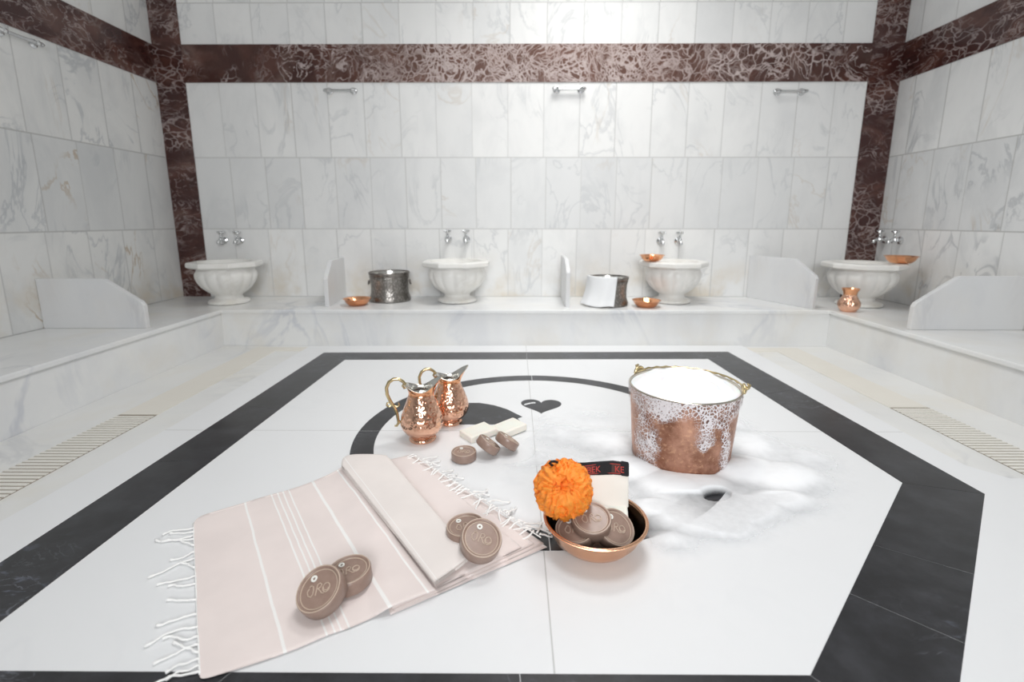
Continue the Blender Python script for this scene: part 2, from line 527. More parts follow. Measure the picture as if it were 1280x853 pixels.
b = MB(); b.box(XL - 0.2, XR + 0.2, YF - 0.2, YW + 0.2, FZ - 0.1, FZ); struct('floor', b, M['floor'], smooth=False)
b = MB(); b.box(XL - 0.2, XR + 0.2, YW, YW + 0.2, FZ, ZC); struct('wall_back', b, M['tile_b'], smooth=False)
b = MB(); b.box(XL - 0.2, XL, YF, YW, FZ, ZC); struct('wall_left', b, M['tile_l'], smooth=False)
b = MB(); b.box(XR, XR + 0.2, YF, YW, FZ, ZC); struct('wall_right', b, M['tile_r'], smooth=False)
b = MB(); b.box(XL - 0.2, XR + 0.2, YF - 0.2, YF, FZ, ZC); struct('wall_front', b, M['tile_b'], smooth=False)
b = MB(); b.box(XL - 0.2, XR + 0.2, YF - 0.2, YW + 0.2, ZC, ZC + 0.1); struct('ceiling', b, M['plaster'], smooth=False)

# red marble bands and corner pilasters, 6 mm proud of the tiles
T = 0.006
zb0, zb1 = 1.758, 2.006
PL, PR = -2.328, 2.468                       # inner edges of the corner pilasters on the back wall
b = MB(); b.box(PL, PR, YW - T, YW, zb0, zb1); struct('trim_1', b, M['red_pale'], smooth=False)
b = MB(); b.box(XL, PL, YW - T, YW, BZ, ZC); struct('trim_2', b, M['red'], smooth=False)
b = MB(); b.box(PR, XR, YW - T, YW, BZ, ZC); struct('trim_3', b, M['red'], smooth=False)
b = MB(); b.box(XL, XL + T, YF, YW - T, zb0, zb1); struct('trim_4', b, M['red'], smooth=False)
b = MB(); b.box(XR - T, XR, YF, YW - T, zb0, zb1); struct('trim_5', b, M['red'], smooth=False)

# ------------------------------------------------------------------ the bench round three sides
BY, BXL, BXR = 3.097, -1.921, 2.045
bench = empty('marble_bench', (0, 0, 0), 0, 'low white marble bench running along the three tiled walls', 'bench')
lip = 0.012
b = MB(); b.prism([(XL + .001, YF + .001), (BXL + lip, YF + .001), (BXL + lip, BY - lip), (BXR - lip, BY - lip), (BXR - lip, YF + .001), (XR - .001, YF + .001), (XR - .001, YW - .001), (XL + .001, YW - .001)],
                  BZ - 0.026, BZ)
b.build('bench_top', M['bench'], bench, smooth=False, bevel=0.006)
b = MB(); b.box(XL + .001, BXL, YF + .001, BY, FZ + .0005, BZ - 0.026); b.build('left_riser', M['bench'], bench, smooth=False)
b = MB(); b.box(BXL, BXR, BY, YW - .001, FZ + .0005, BZ - 0.026); b.build('back_riser', M['bench'], bench, smooth=False)
b = MB(); b.box(BXR, XR - .001, YF + .001, BY, FZ + .0005, BZ - 0.026); b.build('right_riser', M['bench'], bench, smooth=False)

# ------------------------------------------------------------------ floor channels and grates
for side, x0, x1, y0, y1, yc in ((-1, -1.680, -1.520, -1.6, 1.93, 3.05), (1, 1.655, 1.825, 1.45, 2.03, 3.05)):
    word = 'left' if side < 0 else 'right'
    b = MB(); b.box(x0, x1, y1 + 0.004, yc, FZ - 0.01, FZ + 0.003)
    b.box(x0 if side < 0 else 1.49, -1.345 if side < 0 else x1, yc - 0.09, yc - 0.0, FZ - 0.01, FZ + 0.0026)
    tag(b.build('channel_cover', M['channel'], smooth=False), 'plain cream stone channel strip in the floor beyond the %s grate' % word, 'channel cover')
    g = empty('floor_grate', ((x0 + x1) / 2, (y0 + y1) / 2, FZ), 0, 'cream stone slotted drain grate along the foot of the %s bench' % word, 'grate', 'slotted floor grates')
    b = MB(); hx = (x1 - x0) / 2; hy = (y1 - y0) / 2
    b.box(-hx, hx, -hy, hy, -0.008, 0.0022)
    t0 = NT('grate_slot'); t0.set(color=(0.34, 0.30, 0.25), rough=0.9)
    b.build('channel_bed', t0.m, g, smooth=False)
    b = MB(); y = -hy; pitch = 0.0212
    while y + 0.0132 <= hy:
        b.box(-hx, hx, y, y + 0.0132, 0.0018, 0.0042); y += pitch
    b.build('slats', M['grate'], g, smooth=False)

# ------------------------------------------------------------------ the stone platform with its inlays
plat = empty('marble_platform', (0, 0, 0), 0, 'big white marble slab with black border, black ring and heart inlaid', 'platform')
b = MB()
b.prism([(-1.332, 3.05), (-1.360, 1.75), (-1.392, 1.17), (-1.392, -1.6), (2.02, -1.6), (2.02, 1.415), (1.565, 1.415), (1.50, 1.50), (1.48, 3.075)], FZ, 0)
b.build('white_slab', M['slab'], plat, smooth=False)
IZ = 0.0006


def pix(pts): return [at(*q).xy for q in pts]


A, B_, Cc = at(405, 441).xy, at(910, 440).xy, at(1231, 618).xy
Ai, Bi, Ci = at(431, 450).xy, at(885, 449).xy, at(1128, 604).xy
Lo, Li = at(0, 704).xy, at(0, 778).xy
Di = at(1013, 845).xy
yi = Di.y


def extend(p, q, y): k = (y - p[1]) / (q[1] - p[1]); return Vector((p[0] + (q[0] - p[0]) * k, y))


D = extend(Cc, at(1200, 853).xy, yi - 0.155)
E_o, E_i = extend(A, Lo, yi - 0.155), extend(Ai, Li, yi)
sections = [[A, B_, Bi, Ai], [B_, Cc, Ci, Bi], [Cc, D, Di, Ci], [D, E_o, E_i, Di], [E_o, A, Ai, E_i]]


def inset_cut(p, q, r, s, cuts):
    """A border strip p-q (outer) / s-r (inner) with gaps at the joint fractions."""
    out = []; ks = [0.0] + list(cuts) + [1.0]
    Lq = (q - p).length; e = 0.0007 / Lq
    for i in range(len(ks) - 1):
        a, c = ks[i] + e, ks[i + 1] - e
        out.append([p.lerp(q, a), p.lerp(q, c), s.lerp(r, c), s.lerp(r, a)])
    return out


cuts = [(0.5, 0.885), (0.43,), (0.45, 0.70), (0.33, 0.66), (0.40, 0.62)]
for sec, ct in zip(sections, cuts):
    b = MB()
    for quad in inset_cut(*sec, ct): b.prism(quad, 0.0, IZ)
    b.build('border', M['black'], plat, smooth=False)

# ring, split where the joints cross it
RC = Vector((0.088, 1.752)); ro = (0.690, 0.688); ri = (0.610, 0.608)


def arc(a0, a1, n=40):
    o = []
    for i in range(n + 1):
        a = a0 + (a1 - a0) * i / n; o.append((RC.x + ro[0] * math.cos(a), RC.y + ro[1] * math.sin(a)))
    for i in range(n, -1, -1):
        a = a0 + (a1 - a0) * i / n; o.append((RC.x + ri[0] * math.cos(a), RC.y + ri[1] * math.sin(a)))
    return o


def strip_arc(b, a0, a1, z0, z1, n=60):
    def fn(u, v):
        a = a0 + (a1 - a0) * u
        k = [(ri, z0), (ri, z1), (ro, z1), (ro, z0)][int(round(v * 4)) % 4]
        return (RC.x + k[0][0] * math.cos(a), RC.y + k[0][1] * math.sin(a), k[1])
    b.grid(fn, n, 4, closev=True)


b = MB(); eps = 0.0018
for k in range(4): strip_arc(b, k * PI / 2 + eps, (k + 1) * PI / 2 - eps, 0.0, IZ)
b.build('ring', M['black'], plat, smooth=False)
# the dark half-dome figure inside the ring, with its forked tip
dome = [(560, 531), (556, 517), (566, 509), (584, 504), (600, 504), (618, 507), (634, 512), (646, 518), (653, 521.3), (647, 523.5), (649.5, 526), (654, 530), (650, 530.2), (643, 526), (636, 531)]
b = MB(); b.prism(pix(dome), 0, IZ); b.build('dome_figure', M['black'], plat, smooth=False)
hc = (675, 511)
heart = []
for i in range(48):
    a = 2 * PI * i / 48
    hx = 16 * math.sin(a) ** 3; hy = 13 * math.cos(a) - 5 * math.cos(2 * a) - 2 * math.cos(3 * a) - math.cos(4 * a)
    heart.append((676.5 + hx * 1.58, 508.5 - (hy + 2) * 0.62 + hx * 0.04))
b = MB(); b.prism(pix(heart), 0, IZ); hrt = b.build('heart', M['black'], plat, smooth=False)
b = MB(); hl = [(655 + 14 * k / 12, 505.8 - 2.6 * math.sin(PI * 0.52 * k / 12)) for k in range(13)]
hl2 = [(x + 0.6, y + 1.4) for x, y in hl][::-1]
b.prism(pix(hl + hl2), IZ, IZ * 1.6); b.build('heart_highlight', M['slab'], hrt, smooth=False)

# ------------------------------------------------------------------ partition slabs on the bench


def partition(foot_front, back, h_front, run, h, label, thick=0.028):
    """upright marble slab from the wall to the bench edge, front top corner cut off"""
    f, k = Vector(foot_front), Vector(back)
    d = (f - k); L = d.length; ang = math.atan2(d.y, d.x)
    o = empty('partition_slab', (k.x, k.y, BZ), ang, label, 'partition', 'upright slabs between the basins')
    b = MB()
    prof = [(0.0, 0.0), (L, 0.0), (L, h_front), (L - 0.012, h_front + 0.02), (L - run, h - 0.004), (L - run - 0.015, h), (0.0, h)]
    n = len(prof)
    for y in (-thick / 2, thick / 2):
        for x, z in prof: b.v.append((x, y, z))
    b.face(range(n)); b.face([n + i for i in range(n)][::-1])
    for i in range(n):
        j = (i + 1) % n; b.face((i, j, n + j, n + i))
    b.build('slab', M['partition'], o, smooth=False, bevel=0.003)
    return o


partition((-1.975, 2.54), (XL + 0.001, 2.54), 0.125, 0.19, 0.268, 'upright white marble slab on the left bench, cut corner pointing right')
partition((-1.262, 3.20), (-1.300, YW - 0.001), 0.185, 0.13, 0.30, 'thin upright marble slab left of the dark lidless pot')
partition((0.352, 3.19), (0.362, YW - 0.001), 0.23, 0.16, 0.315, 'thin upright marble slab left of the cloth-draped pot')
partition((1.955, 3.13), (1.770, YW - 0.001), 0.20, 0.16, 0.315, 'upright marble slab right of the third basin on the back bench')
partition((2.095, 2.53), (XR - 0.001, 2.53), 0.125, 0.21, 0.285, 'upright white marble slab on the right bench, cut corner pointing left')

# ------------------------------------------------------------------ marble basins


def basin_meshes():
    """unit basin: rim half width about 0.235, height 0.30"""
    foot = MB()
    foot.lathe([(0.0, 0.0), (0.128, 0.0), (0.138, 0.006), (0.138, 0.018), (0.128, 0.026), (0.100, 0.032), (0.090, 0.045), (0.092, 0.060), (0.10, 0.07)], 64)
    bowl = MB()

    def flute(th, r, z):
        k = max(0.0, min(1.0, (z - 0.065) / 0.03)) * max(0.0, min(1.0, (0.235 - z) / 0.03))
        return 1 - 0.055 * k * (1 - abs(math.cos(th * 7))) ** 1.2
    bowl.lathe([(0.09, 0.060), (0.105, 0.068), (0.135, 0.088), (0.168, 0.118), (0.190, 0.150), (0.203, 0.185), (0.203, 0.210), (0.193, 0.228), (0.186, 0.240), (0.19, 0.250)], 168, flute)
    rim = MB()

    def octr(th, r, z):
        a = (th + PI / 8) % (PI / 4) - PI / 8
        return 1.0 / math.cos(a) * 0.97 + 0.0 * r
    rim.lathe([(0.188, 0.248), (0.222, 0.252), (0.236, 0.262), (0.236, 0.284), (0.228, 0.292), (0.19, 0.294), (0.178, 0.290), (0.17, 0.27), (0.15, 0.20), (0.10, 0.14), (0.0, 0.125)], 96,
              lambda th, r, z: octr(th, r, z) if r > 0.18 else 1.0)
    return foot, bowl, rim


bs0 = empty('stone_basin', (-0.413, 3.435, BZ), 0, 'white marble fluted basin under the middle taps, between two pots', 'basin', 'fluted wall basins')
fm, bm_, rm = basin_meshes()
fm.build('foot', M['basin'], bs0, angle=50); bm_.build('bowl', M['basin'], bs0, angle=60); rm.build('rim', M['basin'], bs0, angle=30)
bs1 = copy_tree(bs0, (-2.015, 3.365, BZ), math.radians(12), 'white marble fluted basin in the left corner against the dark pilaster')
bs1.scale = (0.95, 0.98, 1.0)
bs2 = copy_tree(bs0, (1.115, 3.42, BZ), math.radians(8), 'white marble fluted basin, third along the back wall, copper bowl on its rim')
bs2.scale = (0.94, 0.95, 1.0)
bs3 = copy_tree(bs0, (2.355, 3.29, BZ), math.radians(-10), 'white marble fluted basin in the right corner behind the copper jug')
bs3.scale = (0.99, 1.0, 1.0)

# ------------------------------------------------------------------ taps


def tap_parts(root, s=1.0):
    b = MB()
    # local: wall at y=0, the tap comes out towards -y
    b.lathe([(0.0, 0.0), (0.026, 0.0), (0.026, 0.006), (0.014, 0.012), (0.011, 0.014)], 24)
    b.xf(Matrix.Rotation(PI / 2, 4, 'X')); b.build('wall_flange', M['chrome'], root)
    b = MB(); b.tube([(0, -0.008, 0), (0, -0.03, 0), (0, -0.062, 0.002), (0, -0.078, -0.006), (0, -0.084, -0.024)], [0.011, 0.012, 0.011, 0.010, 0.0105], 12)
    b.lathe([(0.0, -0.02), (0.017, -0.02), (0.019, 0.0), (0.015, 0.018), (0.009, 0.022), (0.008, 0.05), (0.0, 0.05)], 20)
    st = len(b.v) - 20 * 7
    b.xf(Matrix.Translation((0, -0.042, 0)), st)
    b.build('spout', M['chrome'], root)
    b = MB(); b.lathe([(0.0, 0.046), (0.012, 0.046), (0.016, 0.054), (0.012, 0.062), (0.0, 0.066)], 20)
    b.tube([(-0.026, 0, 0.062), (-0.018, 0, 0.064), (0, 0, 0.066), (0.018, 0, 0.064), (0.026, 0, 0.062)], [0.007, 0.005, 0.006, 0.005, 0.007], 10)
    b.tube([(0, -0.026, 0.062), (0, -0.018, 0.064), (0, 0, 0.066), (0, 0.018, 0.064), (0, 0.026, 0.062)], [0.007, 0.005, 0.006, 0.005, 0.007], 10)
    b.xf(Matrix.Translation((0, -0.042, 0))); b.build('cross_handle', M['chrome'], root)


tp = empty('wall_tap', (-0.497, YW - 0.0005, 0.665), 0, 'left chrome tap of the pair above the middle basin', 'tap', 'chrome wall taps')
tap_parts(tp)
for x, z, lab in ((-0.362, 0.665, 'right chrome tap of the pair above the middle basin'),
                  (-2.175, 0.655, 'left chrome tap above the basin in the left corner'), (-2.055, 0.655, 'right chrome tap above the basin in the left corner'),
                  (1.080, 0.652, 'left chrome tap above the third basin along the back wall'), (1.212, 0.652, 'right chrome tap above the third basin along the back wall')):
    copy_tree(tp, (x, YW - 0.0005, z), 0, lab)
for y, z, lab in ((3.575, 0.665, 'left chrome tap on the right wall beside the pilaster'), (3.43, 0.665, 'right chrome tap on the right wall above the corner basin')):
    copy_tree(tp, (XR - 0.0005, y, z), -PI / 2, lab)

# ------------------------------------------------------------------ chrome rails under the red band


def rail(loc, rz, label, proto=None):
    if proto: return copy_tree(proto, loc, rz, label)
    r = empty('wall_rail', loc, rz, label, 'rail', 'chrome rails under the red band')
    for s in (-1, 1):
        b = MB(); b.lathe([(0, 0), (0.024, 0), (0.024, 0.005), (0.012, 0.010), (0.010, 0.030), (0.013, 0.036), (0.0, 0.044)], 24)
        b.xf(Matrix.Translation((s * 0.085, 0, 0)) @ Matrix.Rotation(PI / 2, 4, 'X')); b.build('mount', M['chrome'], r)
    b = MB(); b.tube([(-0.118, -0.026, 0), (-0.11, -0.026, 0), (-0.06, -0.026, 0), (0, -0.026, 0), (0.06, -0.026, 0), (0.11, -0.026, 0), (0.118, -0.026, 0)], [0.009, 0.012, 0.009, 0.008, 0.009, 0.012, 0.009], 12)
    b.build('bar', M['chrome'], r)
    return r


r0 = rail((-1.228, YW - 0.0005, 1.700), 0, 'left chrome rail on the back wall, under the red marble band')
rail((0.378, YW - 0.0005, 1.708), 0, 'middle chrome rail on the back wall, under the red marble band', r0)
rail((1.926, YW - 0.0005, 1.690), 0, 'right chrome rail on the back wall, under the red marble band', r0)
rail((XL + 0.0005, 2.66, 1.715), PI / 2, 'chrome rail on the left wall, under the red marble band', r0)

# ------------------------------------------------------------------ small copper bowls


def small_bowl(loc, label, proto=None, s=1.0, tilt=None):
    if proto:
        o = copy_tree(proto, loc, 0, label); o.scale = (s, s, s); return o
    o = empty('copper_bowl', loc, 0, label, 'bowl', 'small copper bowls by the basins')
    b = MB(); b.lathe([(0.0, 0.0), (0.050, 0.0), (0.060, 0.004), (0.078, 0.022), (0.086, 0.040), (0.094, 0.044), (0.096, 0.047), (0.092, 0.048), (0.084, 0.044), (0.074, 0.024), (0.055, 0.008), (0.0, 0.006)], 48)
    b.build('bowl', M['copper_small'], o)
    b = MB(); b.lathe([(0.0, 0.012), (0.012, 0.011), (0.016, 0.007), (0.0, 0.0065)], 20); b.build('boss', M['copper_small'], o)
    return o


sb = small_bowl((-1.080, 3.27, BZ), 'small copper bowl on the bench left of the dark pot')
small_bowl((0.882, 3.215, BZ), 'small copper bowl on the bench right of the cloth-draped pot', sb, 1.0)
small_bowl((0.945, 3.36, BZ + 0.295), 'small copper bowl on the rim of the third basin along the back wall', sb, 0.90)
small_bowl((2.530, 3.20, BZ + 0.295), 'small copper bowl on the rim of the right corner basin', sb, 1.0)

# ------------------------------------------------------------------ dark pots on the bench


def pot(loc, rz, label, proto=None, s=1.0):
    if proto:
        o = copy_tree(proto, loc, rz, label); o.scale = (s, s, s); return o
    o = empty('metal_pot', loc, rz, label, 'pot', 'dark metal pots on the bench')
    b = MB()
    b.lathe([(0.0, 0.0), (0.138, 0.0), (0.146, 0.006), (0.147, 0.022), (0.140, 0.040), (0.134, 0.060), (0.132, 0.100), (0.134, 0.150), (0.140, 0.172), (0.138, 0.178)], 64)
    b.build('body', M['pewter_e'], o)
    b = MB()
    b.lathe([(0.138, 0.174), (0.143, 0.178), (0.140, 0.186), (0.144, 0.192), (0.146, 0.203), (0.144, 0.210), (0.140, 0.210), (0.136, 0.200), (0.132, 0.17)], 64, cap=False)
    b.build('rim', M['pewter'], o)
    b = MB(); b.lathe([(0.0, 0.05), (0.128, 0.05), (0.130, 0.10), (0.132, 0.18), (0.1365, 0.202)], 64); b.build('lining', M['tin'], o)
    for sgn in (-1, 1):
        b = MB()
        b.box(sgn * 0.132 - 0.006, sgn * 0.132 + 0.008, -0.018, 0.018, 0.145, 0.172)
        b.tube([(sgn * (0.142 + 0.008 * math.sin(PI * k / 12)), 0.026 * math.cos(2 * PI * k / 24 * 1.0), 0.150 - 0.030 * abs(math.sin(2 * PI * k / 24))) for k in range(13)], 0.0045, 8)
        b.build('handle', M['pewter'], o)
    return o


pt = pot((-0.905, 3.475, BZ), 0.1, 'dark engraved metal pot standing bare left of the middle basin')
p2 = pot((0.640, 3.30, BZ), 0.5, 'dark engraved metal pot half covered by a white cloth', pt, 0.93)
# white cloth hanging over the front left of the second pot
b = MB(); px, py = 0.640, 3.30


def drape(u, v):
    a = math.radians(178 + 104 * u)
    if v < 0.16:
        k = v / 0.16; r = 0.118 + (0.1445 - 0.118) * k; z = 0.175 + 0.0255 * math.sin(k * PI / 2) - 0.0
    else:
        k = (v - 0.16) / 0.84; r = 0.1445 + 0.010 * k + 0.035 * k ** 3 * (1 - u) ** 1.2; z = 0.2005 - (0.195 - 0.004 * math.sin(u * 9)) * k
    a -= (0.14 * k if v >= 0.16 and u > 0.5 else 0) * (u - 0.5) * 2
    r += 0.0035 * math.sin(u * 17 + v * 3) * (v if v > 0.3 else 0)
    return (px + r * math.cos(a), py + r * math.sin(a), BZ + z + 0.004)


b.grid(drape, 40, 40)
o = b.build('white_cloth', M['cloth_w'], angle=180)
md = o.modifiers.new('thick', 'SOLIDIFY'); md.thickness = 0.002; md.offset = 1
tag(o, 'white cotton cloth hanging over the left side of the dark pot', 'cloth')

# ------------------------------------------------------------------ jugs


def jug(loc, rz, label, proto=None, s=1.0):
    if proto:
        o = copy_tree(proto, loc, rz, label); o.scale = (s, s, s); return o
    o = empty('copper_jug', loc, rz, label, 'jug', 'hammered copper jugs')
    b = MB()
    b.lathe([(0.0, 0.0), (0.046, 0.0), (0.048, 0.004), (0.047, 0.009), (0.042, 0.013), (0.043, 0.018), (0.058, 0.030), (0.070, 0.046), (0.0755, 0.062), (0.0755, 0.072), (0.071, 0.095), (0.062, 0.122), (0.052, 0.146), (0.046, 0.162), (0.044, 0.170)], 72)
    b.build('body', M['copper_h'], o, angle=50)

    def lip(u, v, off=0.0):
        th = 2 * PI * u
        c = math.cos(th)
        sp = max(0.0, c) ** 3                       # towards the spout
        bk = max(0.0, -c) ** 2                      # towards the handle
        r0 = 0.044
        r1 = 0.046 + 0.031 * sp + 0.013 * bk - 0.003 * (1 - abs(c))
        z1 = 0.188 + 0.044 * sp ** 0.9 + 0.022 * bk
        k = v
        r = r0 + (r1 - r0) * (k ** 1.5) - 0.003 * math.sin(PI * k) * (1 - sp) - off
        z = 0.168 + (z1 - 0.168) * k
        w = 1 - 0.40 * sp * k                       # pinch the pouring lip
        return (r * c, r * math.sin(th) * w, z)
    b = MB(); b.grid(lambda u, v: lip(u, v), 96, 14, closeu=True); b.build('neck', M['copper_small'], o, angle=180)
    b = MB(); b.grid(lambda u, v: lip(u, v, 0.0022) if v > 0.001 else (0.02 * math.cos(2 * PI * u), 0.02 * math.sin(2 * PI * u), 0.150), 96, 14, closeu=True)
    b.build('lining', M['tin'], o, angle=180, recalc=False)
    b = MB(); b.tube([Vector(lip(k / 96, 1.0)) - Vector((0.001 * math.cos(2 * PI * k / 96), 0, 0)) for k in range(96)], 0.0016, 6, closed=True); b.build('lip_edge', M['tin_edge'], o)
    # brass S handle with scrolls, at the back
    hb = MB()
    pts = [(-0.052, 0.208), (-0.060, 0.219), (-0.074, 0.229), (-0.092, 0.230), (-0.108, 0.220), (-0.117, 0.200), (-0.116, 0.176), (-0.107, 0.152), (-0.094, 0.128), (-0.086, 0.106), (-0.083, 0.084), (-0.082, 0.068), (-0.088, 0.058), (-0.096, 0.058)]
    hb.tube([(x, 0, z) for x, z in pts], [0.005, 0.0055, 0.006, 0.0062, 0.0062, 0.006, 0.006, 0.006, 0.006, 0.0055, 0.005, 0.005, 0.0045, 0.0035], 12)
    hb.tube([(-0.100, 0, 0.138), (-0.111, 0, 0.131), (-0.119, 0, 0.136), (-0.117, 0, 0.145), (-0.110, 0, 0.145)], [0.004, 0.0042, 0.004, 0.0035, 0.0025], 10)
    hb.tube([(-0.096, 0, 0.132), (-0.085, 0, 0.128), (-0.076, 0, 0.134), (-0.079, 0, 0.143)], [0.004, 0.004, 0.0035, 0.0025], 10)
    hb.tube([(-0.056, 0, 0.212), (-0.062, 0, 0.203), (-0.057, 0, 0.194), (-0.050, 0, 0.198)], [0.005, 0.0045, 0.004, 0.003], 10)
    hb.tube([(-0.083, 0, 0.074), (-0.077, 0, 0.070), (-0.074, 0, 0.072)], [0.005, 0.005, 0.006], 10)
    hb.build('handle', M['brass'], o)
    return o


jc1 = at(528.5, 549, 0.0); jc2 = at(563, 528, 0.0)
j1 = jug((jc1.x, jc1.y, IZ), math.radians(12), 'nearer hammered copper jug with brass handle, overlapping the other')
jug((jc2.x, jc2.y, IZ), math.radians(16), 'farther hammered copper jug, half hidden behind the other', j1, 1.0)
j1.scale = (1.04, 1.04, 1.04)

# small jug on the right bench, without a handle in view
o = empty('copper_pitcher', (2.128, 3.055, BZ), 0, 'small round copper pitcher on the bench before the right corner basin', 'pitcher'); o.scale = (0.86, 0.86, 0.90)
b = MB(); b.lathe([(0.0, 0.0), (0.048, 0.0), (0.052, 0.006), (0.066, 0.024), (0.074, 0.046), (0.072, 0.066), (0.058, 0.092), (0.046, 0.112), (0.043, 0.122)], 56); b.build('body', M['copper_h'], o, angle=50)
b = MB(); b.lathe([(0.043, 0.120), (0.046, 0.138), (0.056, 0.158), (0.058, 0.164), (0.054, 0.160), (0.040, 0.135), (0.037, 0.115)], 56, cap=False); b.build('neck', M['copper_small'], o)
b = MB(); b.lathe([(0.0, 0.10), (0.037, 0.104), (0.0375, 0.12)], 40); b.build('lining', M['tin'], o)

# ------------------------------------------------------------------ soaps
SR, ST = 0.0485, 0.034


def soap_parts(root):
    b = MB()
    b.lathe([(0.0, 0.0), (SR - 0.004, 0.0), (SR, 0.004), (SR, ST - 0.005), (SR - 0.001, ST - 0.0015), (SR - 0.0035, ST), (SR - 0.007, ST - 0.001), (SR - 0.0085, ST - 0.004), (SR - 0.010, ST - 0.004), (0.0, ST - 0.0035)], 64)
    b.build('body', M['soap'], root, angle=50)
    b = MB()
    for r in (SR - 0.003, SR - 0.0095):
        zz = ST - 0.0004 if r > SR - 0.005 else ST - 0.0038
        b.tube([(r * math.cos(2 * PI * k / 64), r * math.sin(2 * PI * k / 64), zz) for k in range(64)], 0.0012, 6, closed=True)
    tag(b.build('edge_sheen', M['soap_edge'], root), 'pale painted sheen along the rim of the brown soap')  # rim ridges coloured pale to imitate light caught on the film
    b = MB(); z = ST - 0.003; w = 0.0011

    def stroke(pts): b.tube([(x * 0.001, y * 0.001, z) for x, y in pts], w, 6)
    # J, R and O in flowing raised script
    stroke([(-20, 6), (-24, 0), (-22, -8), (-16, -12), (-12, -8), (-11, 0), (-12, 8), (-17, 11), (-20, 8)])
    stroke([(-6, -12), (-5, -4), (-4, 4), (-3, 9), (2, 11), (6, 7), (4, 2), (-3, 0)]); stroke([(-1, 0), (3, -5), (7, -11), (11, -12)])
    stroke([(16 + 7.5 * math.cos(2 * PI * k / 20), -2 + 9 * math.sin(2 * PI * k / 20)) for k in range(21)])
    stroke([(13, 6), (9, 2), (11, -6), (18, -8), (22, -3)])
    tag(b.build('lettering', M['soap_edge'], root), 'raised pale script letters')
    b = MB(); b.lathe([(0.0028, 0.0), (0.0064, 0.0), (0.0070, 0.0012), (0.0062, 0.0026), (0.0038, 0.0026), (0.0028, 0.0014)], 28, cap=False)
    b.xf(Matrix.Translation((-0.012, 0.024, ST - 0.0036))); tag(b.build('eyelet', M['eyelet'], root), 'small white ring set in the face')


soap0 = None


def soap(loc, tilt=0.0, tdir=0.0, spin=0.0, label='', group=None, s=1.0):
    """tilt (degrees) towards direction tdir (degrees, 0 = +x); loc is the lowest point's height and the centre of the base"""
    global soap0
    n = Vector((math.sin(math.radians(tilt)) * math.cos(math.radians(tdir)), math.sin(math.radians(tilt)) * math.sin(math.radians(tdir)), math.cos(math.radians(tilt))))
    q = Vector((0, 0, 1)).rotation_difference(n) @ Matrix.Rotation(math.radians(spin), 3, 'Z').to_quaternion()
    lift = SR * math.sin(math.radians(abs(tilt)))
    p = Vector(loc) + Vector((0, 0, lift * s))
    if soap0 is None:
        soap0 = empty('brown_soap', p, 0, label, 'soap', group)
        soap0.rotation_euler = q.to_euler(); soap_parts(soap0)
        return soap0
    o = copy_tree(soap0, p, None, label, group, rot=q.to_euler()); o.scale = (s, s, s)
    return o


TZ = 0.0088
a0 = at(438, 730, TZ)
soap((a0.x, a0.y, TZ), 4, 200, 25, 'brown round soap lying flat behind another, towel\'s near left', 'brown soaps on the towel')
a1 = a0 + 0.068 * Vector((math.cos(math.radians(244)), math.sin(math.radians(244)), 0))
soap((a1.x, a1.y, TZ), 30, 244, 10, 'brown round soap leaning on another, at the towel\'s near left', 'brown soaps on the towel')
TB = 0.0222
c0 = at(583, 672, TB)
soap((c0.x, c0.y, TB), 3, 200, 20, 'brown round soap lying flat behind another, on the towel\'s right', 'brown soaps on the towel')
c1 = c0 + 0.070 * Vector((math.cos(math.radians(302)), math.sin(math.radians(302)), 0))
soap((c1.x, c1.y, TB), 30, 296, -10, 'brown round soap leaning on another, on the towel\'s right', 'brown soaps on the towel')
g0 = at(580, 574, 0)
soap((g0.x, g0.y, IZ), 0, 0, 0, 'brown round soap lying flat, leftmost of three near the copper jugs', 'brown soaps by the jugs', 0.88)
g1 = at(607, 570, 0)
soap((g1.x, g1.y, IZ), 38, 20, 0, 'brown round soap tilted, middle of three near the copper jugs', 'brown soaps by the jugs', 0.88)
g2 = at(631, 565, 0)
soap((g2.x, g2.y, IZ), 36, 25, 0, 'brown round soap tilted, rightmost of three near the copper jugs', 'brown soaps by the jugs', 0.88)


def bar(name, loc, rz, size, label, cat='soap', group=None, tilt=(0, 0), m='soap_w'):
    o = empty(name, loc, 0, label, cat, group); o.rotation_euler = (tilt[0], tilt[1], rz)
    b = MB(); sx, sy, sz = size; b.box(-sx / 2, sx / 2, -sy / 2, sy / 2, 0, sz)
    b.build('bar', M[m], o, smooth=True, bevel=0.004, angle=30)
    b = MB(); b.box(-sx * 0.40, sx * 0.40, -sy * 0.36, sy * 0.36, sz - 0.0003, sz + 0.0008); b.build('stamped_panel', M[m], o, smooth=False, bevel=0.0008)
    return o


w0 = at(598, 545, 0.0); bar('white_soap', (w0.x, w0.y, IZ), math.radians(38), (0.115, 0.085, 0.026), 'white rectangular soap bar near the jugs, left of two', group='white soap bars', tilt=(0, -0.05))
w1 = at(636, 540, 0.0); bar('white_soap', (w1.x, w1.y, IZ + 0.002), math.radians(40), (0.115, 0.085, 0.026), 'white rectangular soap bar near the heart inlay, right of two', group='white soap bars', tilt=(0, -0.05))

# ------------------------------------------------------------------ the striped towel
tw = empty('striped_towel', (at(440, 690).x, at(440, 690).y, 0), 0, 'pale pink striped cotton towel with white fringes, folded at its right end', 'towel')
TO = Vector(tw.location)


